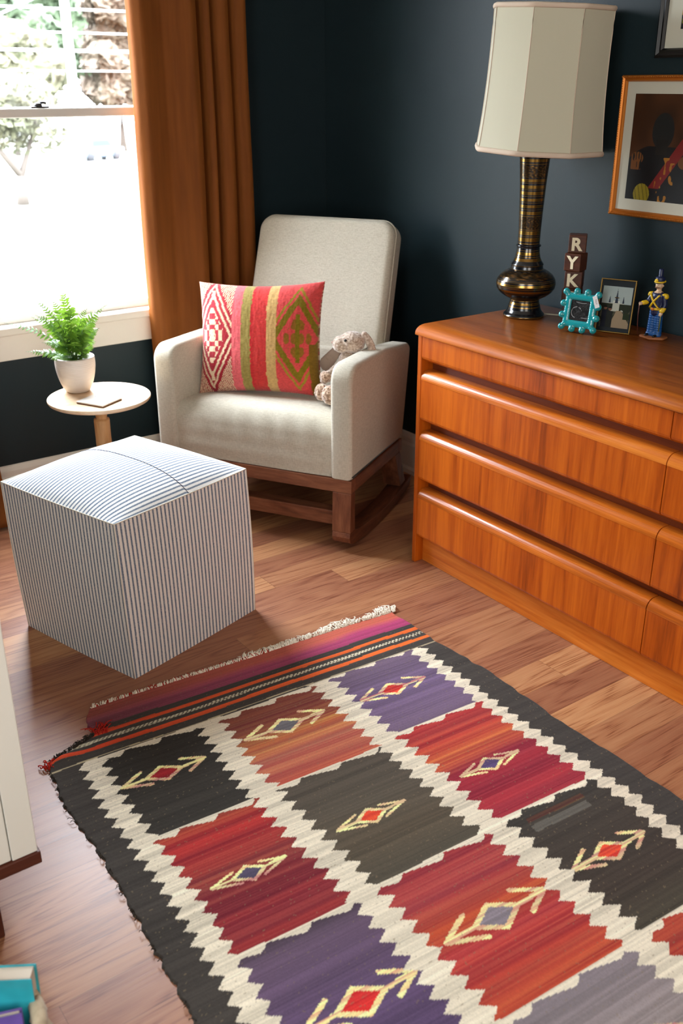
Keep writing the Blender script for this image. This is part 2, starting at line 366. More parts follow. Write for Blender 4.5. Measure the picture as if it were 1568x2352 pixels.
bxo('added_panel', (0.002, 0.006, -0.60, 0.60, 0.75, 2.15), white_paint, win3, 0)  # opaque panel added behind the left lamp; the wall has no opening
bxo('added_panel', (-0.55, 0.75, -0.02, -0.015, 0.75, 2.15), white_paint, win2, 0)  # opaque panel added out of view to keep sky light out of the opening

# ------------------------------------------------------------------ rug
def interp(x, pts): a = np.array(pts); return np.interp(x, a[:, 0], a[:, 1])
RL = [(-0.01, -0.004), (0.0, -0.006), (0.05, -0.03), (0.109, -0.03), (0.133, -0.081), (0.15, -0.109), (0.169, -0.155), (0.277, -0.163), (0.363, -0.166), (0.425, -0.157), (0.503, -0.149), (0.7, -0.147), (0.95, -0.144), (2.3, -0.14)]
RR = [(0, 0.903), (0.088, 0.91), (0.2, 0.915), (0.323, 0.932), (0.425, 0.944), (0.645, 0.946), (0.75, 0.956), (0.9, 0.966), (1.0, 0.968), (2.3, 0.985)]
Z = [[(0.19, -0.068), (0.38, -0.074), (0.455, -0.066), (0.6, -0.057), (0.72, -0.052), (1.0, -0.054), (2.3, -0.05)],
     [(0.19, 0.222), (0.45, 0.212), (0.61, 0.221), (0.79, 0.238), (0.93, 0.246), (1.16, 0.253), (2.3, 0.27)],
     [(0.19, 0.53), (0.217, 0.542), (0.47, 0.545), (0.67, 0.557), (0.79, 0.556), (0.87, 0.574), (1.1, 0.588), (1.3, 0.606), (2.3, 0.62)],
     [(0.19, 0.841), (0.6, 0.849), (0.8, 0.866), (0.95, 0.878), (1.07, 0.87), (2.3, 0.88)]]
BW = [(0.013, 0.022), (0.017, 0.027), (0.017, 0.027), (0.008, 0.021)]
ROWS = [[0.2, 0.511, 0.868, 1.222, 1.575, 1.93, 2.3], [0.206, 0.507, 0.857, 1.212, 1.565, 1.92, 2.3], [0.192, 0.487, 0.844, 1.206, 1.56, 1.91, 2.3]]
CREAM = L(220, 209, 186)
PC = {  # gradient stops per panel: (fraction down the panel, colour)
 (0, 0): [(0, (42, 38, 33)), (1, (52, 48, 42))], (1, 0): [(0, (122, 62, 46)), (0.35, (128, 66, 48)), (0.5, (178, 108, 62)), (0.7, (172, 92, 74)), (1, (180, 88, 66))],
 (2, 0): [(0, (104, 86, 104)), (0.5, (106, 86, 118)), (1, (112, 92, 116))],
 (0, 1): [(0, (140, 62, 44)), (0.18, (168, 44, 44)), (0.45, (132, 50, 48)), (0.8, (128, 36, 44)), (1, (140, 46, 46))],
 (1, 1): [(0, (76, 68, 58)), (0.4, (82, 74, 62)), (0.7, (88, 77, 61)), (1, (74, 68, 56))],
 (2, 1): [(0, (164, 48, 50)), (0.25, (172, 58, 48)), (0.4, (192, 90, 54)), (0.55, (150, 36, 52)), (1, (158, 40, 52))],
 (0, 2): [(0, (66, 54, 62)), (0.18, (96, 76, 98)), (0.6, (88, 68, 100)), (1, (84, 66, 98))],
 (1, 2): [(0, (152, 48, 52)), (0.25, (160, 62, 62)), (0.45, (182, 74, 44)), (0.62, (164, 50, 54)), (1, (176, 68, 44))],
 (2, 2): [(0, (54, 50, 44)), (0.3, (62, 54, 46)), (0.7, (60, 50, 42)), (1, (66, 60, 48))],
 (0, 3): [(0, (52, 46, 40)), (1, (56, 50, 44))], (1, 3): [(0, (122, 112, 118)), (0.4, (150, 138, 136)), (1, (120, 106, 124))],
 (2, 3): [(0, (160, 56, 44)), (0.5, (176, 66, 44)), (1, (150, 44, 44))]}
EYES = [(0.057, 0.33, 1.0, (150, 24, 34), 0), (0.373, 0.32, 1.1, (104, 100, 104), 0), (0.68, 0.331, 1.0, (212, 60, 44), 0),
        (0.082, 0.70, 0.82, (78, 70, 92), 1), (0.374, 0.692, 0.85, (216, 66, 40), 1), (0.697, 0.692, 0.85, (84, 66, 108), 1),
        (0.108, 1.063, 1.15, (198, 40, 40), 0), (0.421, 1.041, 1.2, (134, 124, 132), 0), (0.723, 1.032, 1.0, (222, 70, 44), 0),
        (0.12, 1.40, 1.1, (200, 60, 40), 0), (0.43, 1.39, 1.1, (190, 60, 50), 0), (0.73, 1.38, 1.1, (90, 80, 110), 0)]
def rug_colour(s, t):
    # hand-woven wobble
    s0 = s+0.0016*(vnoise(t*420, s*3, 1)-0.5)*2; t0 = t+0.003*(vnoise(s*9, t*5, 2)-0.5)*2
    streak = vnoise(t*330+4*vnoise(s*2, t*2, 5), s*1.6, 3)-0.5; st2 = vnoise(t*75, s*1.2, 4)-0.5; spk = vnoise(s*330, t*330, 6)
    c = np.zeros((len(s), 3)); per = 0.0365
    dark = L(60, 55, 50)
    c[:] = dark
    edge = [interp(t0, z) for z in Z]
    tri = lambda ph: np.abs(((t0/per+ph) % 1.0)*2-1)
    lo, hi = [], []
    for i in range(4):
        w0, a = BW[i]; jit_ = 0.004*(vnoise(t*40, s*0+i*9, 11)-0.5)
        lo.append(edge[i]-w0-a*tri(0.0+0.3*i)+jit_); hi.append(edge[i]+w0+a*tri(0.08+0.3*i)+jit_)
    for col in range(3):
        inside = (s0 > edge[col]) & (s0 < edge[col+1]); rows = ROWS[col]
        x = (s0-edge[col])/(edge[col+1]-edge[col])
        for r in range(len(rows)-1):
            m = inside & (t0 >= rows[r]) & (t0 < rows[r+1])
            if not m.any(): continue
            f = (t0[m]-rows[r])/(rows[r+1]-rows[r]); key = PC.get((col, r), PC[(col, (r+1) % 4)] if r > 3 else PC[(col, r)])
            ps = [p[0] for p in key]; cs = np.array([lin(p[1]) for p in key])
            ff = np.clip(f+0.06*(vnoise(s0[m]*4, t0[m]*9, 21+col)-0.5), 0, 1)
            c[m] = np.stack([np.interp(ff, ps, cs[:, k]) for k in range(3)], -1)
            if (col, r) == (2, 2):
                sl = (np.abs(f-0.17) < 0.028) & (x[m] > 0.2) & (x[m] < 0.72); cc = c[m]; cc[sl] = L(92, 88, 80); sl = (np.abs(f-0.10) < 0.02) & (x[m] > 0.22) & (x[m] < 0.75); cc[sl] = L(86, 56, 38); c[m] = cc
            fr_ = (x[m]*3.2+0.12) % 1.0; th = 0.003+0.020*fr_**1.2*np.clip((1-fr_)*5, 0, 1)**0.7
            if r == 0: th = th*1.1
            w = (t0[m]-rows[r]) < th; cc = c[m]; cc[w] = CREAM; c[m] = cc
    for (es, et, k, ec, kind) in EYES:
        m = (np.abs(s0-es) < 0.16) & (np.abs(t0-et) < 0.06)
        if not m.any(): continue
        U = (s0[m]-es)/k; V = (t0[m]-et)/k; cc = c[m].copy(); cr = L(226, 200, 146)
        def seg(ax, ay, bx, by, wd):
            dx, dy = bx-ax, by-ay; q = np.clip(((U-ax)*dx+(V-ay)*dy)/(dx*dx+dy*dy), 0, 1)
            return np.hypot(U-ax-q*dx, V-ay-q*dy) < wd
        out = (np.abs(U)/0.052+np.abs(V)/0.030) < 1; inn = (np.abs(U)/0.034+np.abs(V)/0.020) < 1
        ln = seg(-0.048, 0.0, -0.098, 0.001, 0.0042) | seg(0.048, 0, 0.1, -0.004, 0.0042)
        if kind == 0:
            ln |= seg(-0.098, 0, -0.045, -0.028, 0.0044) | seg(-0.098, 0.001, -0.036, 0.024, 0.0044) | seg(0.1, -0.004, 0.05, -0.03, 0.0044) | seg(0.1, -0.004, 0.054, 0.022, 0.0044)
        else:
            ln |= seg(-0.1, 0, -0.035, -0.022, 0.0036) | seg(-0.1, 0.001, -0.03, 0.022, 0.0036) | seg(0.1, -0.002, 0.035, -0.022, 0.0036) | seg(0.1, -0.002, 0.03, 0.022, 0.0036)
        cc[ln | out] = cr; cc[inn] = lin(ec); c[m] = cc
    for i in range(4):
        m = (s0 > lo[i]) & (s0 < hi[i]) & (t0 > 0.196); c[m] = CREAM
    # end stripes
    tt = t0+0.006*(vnoise(s*6, s*0, 31)-0.5)
    m = tt < 0.197; c[m] = dark
    k = np.clip(s/0.9, 0, 1)[:, None]
    pink = L(118, 58, 70)*(1-k)+L(168, 56, 104)*k; rust = L(140, 66, 56)*(1-k)+L(188, 92, 72)*k
    b = np.clip((tt-0.022-0.012*vnoise(s*12, t*40, 8))/0.03, 0, 1)[:, None]; pk = rust*(1-b)+pink*b
    m = tt < 0.086; c[m] = pk[m]
    og = L(196, 64, 28)*(1-k)+L(228, 104, 34)*k
    for a_, b2 in ((0.106, 0.119), (0.156, 0.1705)):
        m = (tt > a_) & (tt < b2); c[m] = og[m]
    m = (np.abs(tt-0.138) < 0.0055) & (((s*90+np.where(tt > 0.138, 0.5, 0)) % 1.0) < 0.55+0.25*(vnoise(s*14, s*0, 9)-0.3)); c[m] = L(205, 196, 168)
    m = (np.abs(tt-0.1965) < 0.0018); c[m] = L(176, 162, 130)
    br = 1+0.42*streak+0.30*st2; c = c*br[:, None]
    red = (c[:, 0] > 2.2*c[:, 2]) & (tt > 0.2); c[red] *= (1+np.stack([0.25*st2[red], 0.9*streak[red]+0.5*st2[red], 0.3*streak[red]], -1))
    m = spk > 0.93; c[m] = c[m]*0.5+L(150, 130, 100)*0.5*0.7
    return np.clip(c*1.0+0.005, 0.003, 0.86)
def build_rug():
    ang = math.radians(-3.7273)
    root = thing('area_rug', 'worn flat-woven rug of diamond-edged red, purple and dark panels on the floor', 'rug', (0.66915, 2.00173, 0), ang)
    ts = np.concatenate([np.arange(0, 1.42, 0.0025), np.arange(1.42, 2.2, 0.006)]); ns = 441
    xn = np.linspace(0, 1, ns)
    lft = interp(ts, RL)+0.004*(vnoise(ts*60, ts*0, 41)-0.5)*2+0.003*(vnoise(ts*220, ts*0, 42)-0.5); rgt = interp(ts, RR)+0.0035*(vnoise(ts*35, ts*0, 43)-0.5)*2
    S = lft[:, None]+(rgt-lft)[:, None]*xn[None, :]; Tt = np.repeat(ts[:, None], ns, 1)
    Tt[0] += 0.006*(vnoise(S[0]*30, S[0]*0, 44)-0.5)
    zz = 0.0045+0.0022*vnoise(S*9, Tt*7, 45)+0.0005*vnoise(S*200, Tt*300, 46)
    zz = zz+0.010*np.exp(-((S+0.12)/0.04)**2-((Tt-0.165)/0.02)**2)
    zz[:, 0] = 0.0006; zz[:, -1] = 0.0006; zz[0] = 0.0008; zz[-1] = 0.0008
    P = np.stack([S, -Tt, zz], -1); me = grid_mesh(P[:, ::-1])
    col = rug_colour(S[:, ::-1].ravel(), Tt[:, ::-1].ravel()); set_col(me, col)
    m = vmat('kilim_wool', 0.95, 0.1, 0.08, weave=(1, 0.5, 1), bs=0.35)
    me.flip_normals() if me.polygons[0].normal.z < 0 else None
    obj('woven_field', me, m, root)
    # warp fringe along the far end and frayed wool at the corners
    def strands(name, items, m_):
        bm = bmesh.new()
        for (s, t, ln, dirx, curl, rad) in items:
            pts = []
            for k in range(6):
                q = k/5; pts.append((s+dirx*ln*q+curl*math.sin(q*3.0)*ln*0.5, -t+ln*q*0.9, 0.004+0.010*math.sin(q*PI)*random.random()+0.001))
            tube(bm, pts, [rad]*5+[rad*0.5], 4)
        return obj(name, bm, m_, root)
    it = []
    for k in range(640):
        s = random.uniform(0.0, 0.9)**0.85; big = s > 0.42
        n_ = 0.5+0.5*math.sin(s*37)+0.3*random.random()
        ln = (random.uniform(0.022, 0.042)*(0.5+0.7*n_) if big else random.uniform(0.006, 0.014))
        if 0.50 < s < 0.60: ln *= 0.6
        it.append((s, 0.004, ln, random.uniform(-0.5, 0.9), random.uniform(-0.6, 0.6), 0.0014 if big else 0.0010))
    strands('fringe', it, mat('cream_warp_yarn', lin((238, 230, 212)), 0.95, spec=0.1))
    it = [(random.uniform(0, 0.5), 0.005, random.uniform(0.006, 0.02), random.uniform(-0.8, 0.8), random.uniform(-1, 1), 0.0009) for k in range(70)]
    it += [(random.uniform(-0.03, 0.0), random.uniform(0.09, 0.12), random.uniform(0.01, 0.028), random.uniform(-1, 1.6), random.uniform(-1, 1), 0.0011) for k in range(34)]
    it += [(random.uniform(-0.165, -0.145), random.uniform(0.16, 0.185), random.uniform(0.01, 0.022), random.uniform(-1, 1.6), random.uniform(-1, 1), 0.0013) for k in range(26)]
    strands('loose_red_yarn', it, mat('red_yarn', lin((180, 44, 34)), 0.95, spec=0.1))
    it = []
    for k in range(110):
        q = random.random(); s = -0.03-0.12*q; it.append((s, 0.115+0.05*q, random.uniform(0.006, 0.018), random.uniform(-1, 1), random.uniform(-1, 1), 0.0010))
    for k in range(60):
        t = random.uniform(0.2, 1.3); it.append((float(interp(t, RL))+0.002, t, random.uniform(0.004, 0.009), -1.2, random.uniform(-1, 1), 0.0009))
    strands('frayed_dark_yarn', it, mat('dark_yarn', lin((58, 52, 46)), 0.95, spec=0.1))
build_rug()

# ------------------------------------------------------------------ dresser
def build_dresser():
    root = thing('dresser', 'long orange teak dresser with lipped drawers against the dark wall', 'dresser', (0, 0, 0))
    F, YF, YN, B = 1.839, 2.178, 0.37, 2.312
    bm = bmesh.new(); box(bm, 1.808+0.022, B, YN-0.006, YF+0.004, 0.7425, 0.778)
    es = [e for e in bm.edges if all(v.co.z > 0.77 for v in e.verts) and (all(v.co.x < 1.9 for v in e.verts) or all(v.co.y > 2.1 for v in e.verts) or all(v.co.y < 0.5 for v in e.verts))]
    bmesh.ops.bevel(bm, geom=es, offset=0.031, segments=8, profile=0.5, affect='EDGES')
    o = obj('top', bm, teak_top, root); 
    bm = bmesh.new(); box(bm, F, B, YF-0.017, YF, 0, 0.7415, bev=0.002); obj('side_panel', bm, teak_v, root, smooth=False)
    bm = bmesh.new(); box(bm, F, B, YN, YN+0.017, 0, 0.7415, bev=0.002); obj('side_panel', bm, teak_v, root, smooth=False)
    bxo('back_panel', (B-0.008, B, YN+0.017, YF-0.017, 0.03, 0.7415), teak_v, root)
    bxo('inner_rail', (F+0.045, B-0.01, YN+0.017, YF-0.017, 0.09, 0.7415), wood('teak_recess_shade', lin((74, 28, 10)), lin((104, 44, 16)), lin((124, 58, 24)), (1, 0.05, 1), 0.4), root)  # darker teak: the shade in the drawer gaps is put into its colour
    bxo('plinth', (F+0.030, B-0.02, YN+0.017, YF-0.017, 0, 0.088), teak_h, root)
    mid = 1.2775
    rows = [(0.666, 0.7385, False), (0.478, 0.635, True), (0.286, 0.446, True), (0.091, 0.254, True)]
    for (ya, yb) in ((mid+0.0015, YF-0.0195), (YN+0.0195, mid-0.0015)):
        for (a, b, lip) in rows:
            if lip:
                poly = [(F+0.012, a), (F+0.002, a+0.008), (F, a+0.014), (F, b-0.0265), (F+0.044, b-0.0265), (F+0.044, a)]
                dr = obj('drawer', prism(poly, ya, yb, 'y'), teak_v, root, smooth=False)
                R = 0.026; lp = [(F+0.044, b-0.026), (F-0.001, b-0.026)]
                for k in range(9):
                    q = PI-(PI/2)*k/8; lp.append((F-0.001+R+R*math.cos(q), b-0.026+R*math.sin(q)))
                lp.append((F+0.044, b)); bmx = prism(lp, ya, yb, 'y')
                obj('drawer_handle', bmx, teak_h, dr, smooth=False)
            else:
                poly = [(F+0.012, a), (F+0.002, a+0.008), (F, a+0.014), (F, b), (F+0.044, b), (F+0.044, a)]
                obj('drawer', prism(poly, ya, yb, 'y'), teak_v, root, smooth=False)
build_dresser()

# ------------------------------------------------------------------ rocking chair
CH = (1.528, 2.649, 0); CHA = math.radians(-59.5)
def build_chair():
    root = thing('rocking_chair', 'cream upholstered rocking chair with wooden rocker base in the corner', 'chair', CH, CHA)
    W = 0.362; AT = 0.074
    for s in (-1, 1):
        poly = rpoly([(0.0, 0.252), (0.47, 0.252), (0.535, 0.585), (0.30, 0.618), (0.0, 0.628)], [0.004, 0.01, 0.03, 0.12, 0.055], 8)
        a, b = (W-AT, W) if s > 0 else (-W, -W+AT)
        bm = prism(poly, a, b, 'x', bev=0.014, seg=3); obj('armrest', bm, cream_fab, root)
    # seat block with crowned cushion top and rolled front
    n, m_ = 40, 60; P = np.zeros((n, m_, 3)); hw = W-AT+0.004
    prof = []
    for k in range(14): prof.append((0.012+0.001*math.sin(k), 0.254+(0.375-0.254)*k/13))
    for k in range(1, 15):
        q = (PI/2)*k/14; prof.append((0.012+0.055-0.055*math.cos(q), 0.375+0.055*math.sin(q)))
    for k in range(1, m_-27): prof.append((0.067+0.40*k/(m_-28), 0.430-0.03*(k/(m_-28))))
    for i in range(n):
        x = -1+2*i/(n-1)
        for j, (y, z) in enumerate(prof[:m_]):
            cr = (1-abs(x)**4); zz = z+(0.020*cr*min(1, max(0, (z-0.36)/0.06)) if y < 0.3 else 0.016*cr)
            yy = y-0.010*cr*(1 if y < 0.06 else 0)*(0.5+0.5*math.sin((z-0.25)/0.18*PI))
            yy += 0.0012*math.sin(x*23+z*20)*(z > 0.33)*(y < 0.05)
            P[i, j] = (x*hw, yy, zz)
    me = grid_mesh(P); o = obj('seat_cushion', me, cream_fab, root)
    if me.polygons[100].normal.y > 0: me.flip_normals()
    # backrest: leaning slab
    th, hb = 0.105, 0.62; lean = math.atan2(0.2, 0.58)
    bm = bmesh.new()
    out = rpoly([(-0.275, 0), (0.275, 0), (0.262, hb), (-0.262, hb)], [0.02, 0.02, 0.055, 0.055], 8)
    A = [bm.verts.new((x, 0, z)) for x, z in out]; B = [bm.verts.new((x*1.0, th, z)) for x, z in out]
    bm.faces.new(A[::-1]); bm.faces.new(B)
    for i in range(len(out)): bm.faces.new((A[i], A[(i+1) % len(out)], B[(i+1) % len(out)], B[i]))
    bmesh.ops.recalc_face_normals(bm, faces=bm.faces[:])
    fe = [e for e in bm.edges if len({round(v.co.y, 3) for v in e.verts}) == 1]
    bmesh.ops.bevel(bm, geom=fe, offset=0.026, segments=5, profile=0.55, affect='EDGES')
    ins = max((f for f in bm.faces), key=lambda f: f.calc_area() if f.normal.y < -0.5 else 0)
    bm.transform(Matrix.Translation((0, 0.405, 0.40)) @ Matrix.Rotation(-lean, 4, 'X'))
    back = obj('backrest', bm, cream_fab, root)
    # welt seam round the side
    bm = bmesh.new(); pts = []
    for x, z in rpoly([(-0.277, 0.02), (0.277, 0.02), (0.264, hb+0.002), (-0.264, hb+0.002)], [0.02, 0.02, 0.055, 0.055], 8): pts.append((x, 0.03, z))
    tube(bm, pts+[pts[0]], 0.0022, 6); bm.transform(Matrix.Translation((0, 0.405, 0.40)) @ Matrix.Rotation(-lean, 4, 'X'))
    obj('seam_piping', bm, cream_fab, back)
    bm = prism([(0.40, 0.252), (0.485, 0.252), (0.53, 0.56), (0.44, 0.56)], -W+AT-0.002, W-AT+0.002, 'x', bev=0.01); obj('rear_panel', bm, cream_fab, root)
    # wooden base
    bxo('front_rail', (-W, W, 0.002, 0.032, 0.207, 0.2515), walnut_h, root, 0.002)
    bxo('rear_rail', (-W, W, 0.43, 0.46, 0.207, 0.2515), walnut_h, root, 0.002)
    for s in (-1, 1):
        a, b = (W-0.064, W) if s > 0 else (-W, -W+0.064)
        bxo('side_rail', (a, b, 0.034, 0.43, 0.207, 0.2515), walnut_y, root, 0.002)
        c, d = (W-0.066, W) if s > 0 else (-W, -W+0.066)
        bm = prism([(0.0, 0.207), (0.034, 0.207), (0.034, 0.07), (-0.006, 0.07)], c, d, 'x', bev=0.002); obj('leg', bm, walnut, root, smooth=False)
        bm = prism([(0.395, 0.207), (0.445, 0.207), (0.505, 0.072), (0.455, 0.066)], a, b, 'x', bev=0.002); obj('leg', bm, walnut, root, smooth=False)
        v0, R = 0.27, 1.35; lo, hi = [], []
        for k in range(25):
            v = 0.012+0.545*k/24; lo.append((v, (v-v0)**2/(2*R)+0.001)); hi.append((v, (v-v0)**2/(2*R)+0.047-0.012*(k/24)))
        poly = [(-0.008, 0.07), (-0.012, 0.055), (-0.006, 0.036)]+lo+[(0.572, 0.070)]+hi[::-1][:-2]+[(0.055, 0.064), (0.036, 0.07)]
        bm = prism(poly, a, b, 'x', bev=0.002); obj('rocker', bm, walnut_y, root, smooth=False)
    bxo('stretcher', (-W+0.035, W-0.035, 0.036, 0.085, 0.072, 0.122), walnut_h, root, 0.003)
walnut_h = wood('walnut_crosswise', lin((70, 38, 24)), lin((112, 66, 44)), lin((142, 92, 64)), (0.15, 1, 1), 0.42)
walnut_y = wood('walnut_fore_aft', lin((62, 32, 20)), lin((100, 56, 36)), lin((128, 78, 52)), (1, 0.15, 1), 0.42)
build_chair()

# ------------------------------------------------------------------ kilim cushion on the chair
def local_to_world(p): return Matrix.Translation(CH) @ Matrix.Rotation(CHA, 4, 'Z') @ Vector(p)
def cushion_colour(x, y):
    c = np.zeros((len(x), 3)); wv = vnoise(x*90, y*120, 51)-0.5; x = x+0.008*(vnoise(y*50, y*0, 52)-0.5)
    red, crm, pnk, khk, crl, tan, olv = L(158, 32, 44), L(226, 196, 160), L(222, 100, 104), L(150, 132, 70), L(192, 54, 50), L(196, 158, 100), L(122, 104, 22)
    c[:] = crm
    # left motif: interlocking zigzags
    u = (x-0.15)/0.155; a = np.abs(u); v = np.abs(y-0.52)/0.335; d = a+v
    m = x < 0.325; cc = np.tile(red, (len(x), 1))
    cc[(d > 1.0) & (d < 1.14)] = crm; cc[(d > 1.32) & (d < 1.44)] = crm; cc[(d > 1.62) & (np.abs(((a-v)*9) % 1) > 0.45)] = crm
    inner = d < 0.8; stp = ((np.floor(a*5)+np.floor(v*7)) % 2 == 0) & inner & (d > 0.18); cc[stp] = crm
    cc[(a < 0.14) & (v < 0.16)] = crm; cc[(np.abs(u) < 0.10) & (v > 0.95) & (v < 1.2)] = crm
    c[m] = cc[m]
    fade = np.clip((y-0.35)*1.3, 0, 1)[:, None]
    k = m & (np.abs(c-red).sum(1) < 1e-6); c[k] = (red*(1-0.25*fade)+L(214, 70, 80)*0.25*fade)[k]
    for lo, hi, q in ((0.325, 0.40, pnk), (0.40, 0.475, khk), (0.475, 0.60, crl), (0.60, 0.675, tan)):
        m = (x >= lo) & (x < hi); c[m] = q
    m = (x >= 0.475) & (x < 0.50); c[m] = L(190, 44, 46)
    m = x >= 0.675; u = (x-0.84)/0.165; a = np.abs(u); v = np.abs(y-0.5)/0.30; d = a+v; cc = np.tile(L(204, 72, 70), (len(x), 1))
    cc[(d > 0.98) & (d < 1.3)] = olv; cc[(d > 1.42) & (d < 1.55)] = L(150, 126, 40); cc[(d < 0.72) & (np.abs(np.sin(a*9)*np.cos(v*8)) > 0.35)] = L(140, 96, 34); cc[(a < 0.1) & (v < 0.7)] = olv
    cc[(x > 0.93) & (y < 0.45)] = L(120, 90, 26); c[m] = cc[m]
    c *= (1+0.35*wv)[:, None]
    return np.clip(c, 0.004, 1)
def pillow(name, w_, h_, t_, colf, m, parent, M):
    n, k = 150, 150
    X, Y = np.meshgrid(np.linspace(0, 1, n), np.linspace(0, 1, k), indexing='ij')
    a, b = 2*X-1, 2*Y-1; th = t_*0.5*((1-np.abs(a)**2.6)*(1-np.abs(b)**2.6))**0.55
    px = a*w_/2*(1-0.075*(1-b**2)**1.0*np.abs(a)**3); pz = (b*h_/2)*(1-0.085*(1-a**2)*np.abs(b)**3)+h_/2
    rid = 0.0015*vnoise(X*160, Y*25, 61)
    F_ = np.stack([px, -th-rid*(th > 0.004), pz], -1); Bk = np.stack([px, th, pz], -1)
    V = np.concatenate([F_.reshape(-1, 3), Bk.reshape(-1, 3)]); idx = np.arange(n*k).reshape(n, k)
    q1 = np.stack([idx[:-1, :-1], idx[1:, :-1], idx[1:, 1:], idx[:-1, 1:]], -1).reshape(-1, 4); q2 = q1[:, ::-1]+n*k
    me = bpy.data.meshes.new(name); me.from_pydata(V.tolist(), [], np.concatenate([q1, q2]).tolist()); me.update()
    col = colf(X.ravel(), Y.ravel()); set_col(me, np.concatenate([col, col[::-1]])); bm = bmesh.new(); bm.from_mesh(me)
    bmesh.ops.remove_doubles(bm, verts=bm.verts[:], dist=0.0004); bm.to_mesh(me); bm.free()
    o = obj(name, me, m, parent); o.matrix_world = M; return o
cu = pillow('throw_pillow', 0.452, 0.385, 0.15, cushion_colour, vmat('kilim_cushion_wool', 0.95, 0.2, 0.1, weave=(1, 1, 1), bs=0.5), None,
            Matrix.Translation(local_to_world((-0.062, 0.190, 0.434))) @ Matrix.Rotation(CHA+0.144, 4, 'Z') @ Matrix.Rotation(-0.27, 4, 'X') @ Matrix.Rotation(-0.05, 4, 'Y'))
tag(cu, 'square woven pillow with red, pink and olive stripes leaning in the rocking chair', 'pillow')

# ------------------------------------------------------------------ plush rabbit
def build_rabbit():
    root = thing('stuffed_rabbit', 'small plush rabbit with drooping ears sitting against the chair arm', 'stuffed toy', local_to_world((0.238, 0.272, 0.446)), CHA)
    fur = mat('beige_plush', lin((190, 168, 148)), 0.95, sheen=0.8, spec=0.1)
    setc(fur, mix(fur, ramp(fur, noise(fur, mapping(fur, (1, 1, 1)), 120, 3, 0.7), [(0.35, (0, 0, 0)), (0.65, (1, 1, 1))]), lin((140, 112, 92)), lin((214, 196, 178))))
    fur2 = mat('brown_plush_paws', lin((160, 120, 90)), 0.95, sheen=0.8, spec=0.1)
    setc(fur2, mix(fur2, ramp(fur2, noise(fur2, mapping(fur2, (1, 1, 1)), 110, 3, 0.7), [(0.38, (0, 0, 0)), (0.62, (1, 1, 1))]), lin((112, 72, 48)), lin((226, 196, 170))))
    earin = mat('taupe_inner_ear', lin((150, 128, 112)), 0.9, sheen=0.5, spec=0.1)
    dt = bpy.data.textures.new('plush', 'CLOUDS'); dt.noise_scale = 0.006
    def soft(o, v=0.003, st=0.004):
        remesh(o, v, 2); d = o.modifiers.new('d', 'DISPLACE'); d.texture = dt; d.strength = st; d.mid_level = 0.5; d.texture_coords = 'LOCAL'
    bm = bmesh.new()
    ball(bm, (0.0, 0.0, 0.062), (0.048, 0.045, 0.062)); ball(bm, (0.0, -0.008, 0.125), (0.034, 0.032, 0.04))
    ball(bm, (0.020, -0.024, 0.194), (0.046, 0.038, 0.037)); ball(bm, (-0.014, -0.036, 0.186), (0.031, 0.030, 0.030))
    for k in range(7): ball(bm, (-0.02-0.006*k, -0.02-0.010*k, 0.115-0.007*k), 0.016)                      # left arm
    for k in range(7): ball(bm, (0.036+0.004*k, -0.01-0.010*k, 0.11-0.008*k), 0.016)
    for k in range(5): ball(bm, (-0.022-0.008*k, -0.02-0.016*k, 0.030), 0.022)
    for k in range(5): ball(bm, (0.022-0.002*k, -0.03-0.018*k, 0.028), 0.022)
    soft(obj('body', bm, fur, root))
    for (c, r, nm) in (((-0.056, -0.100, 0.034), (0.026, 0.020, 0.030), 'paw'), ((-0.016, -0.125, 0.036), (0.029, 0.022, 0.033), 'paw'), ((-0.052, -0.078, 0.082), (0.021, 0.019, 0.020), 'paw'), ((0.056, -0.06, 0.06), (0.02, 0.018, 0.02), 'paw')):
        bm = bmesh.new(); ball(bm, c, r, 3); soft(obj(nm, bm, fur2, root), 0.0025, 0.007)
    bm = bmesh.new()
    for k in range(8): q = k/7; ball(bm, (-0.018-0.058*q, -0.004-0.018*q, 0.185-0.075*q), (0.013+0.013*q, 0.008, 0.014+0.014*q))
    soft(obj('ear', bm, earin, root), 0.003, 0.003)
    bm = bmesh.new()
    for k in range(9): q = k/8; ball(bm, (0.060+0.030*math.sin(q*1.7), -0.018, 0.220-0.085*q+0.012*math.sin(q*3)), (0.012+0.006*q, 0.009, 0.013+0.006*q))
    soft(obj('ear', bm, fur, root), 0.003, 0.004)
    bm = bmesh.new(); ball(bm, (0.012, -0.0615, 0.206), 0.0050); obj('eye', bm, mat('black_bead_eye', (0.01, 0.008, 0.008), 0.1), root)
    bm = bmesh.new(); ball(bm, (0.012, 0.013, 0.206), 0.0050); obj('eye', bm, bpy.data.materials['black_bead_eye'], root)
    bm = bmesh.new(); ball(bm, (-0.044, -0.040, 0.190), (0.004, 0.006, 0.004)); obj('nose', bm, mat('pink_nose', lin((190, 150, 135)), 0.8), root)
build_rabbit()

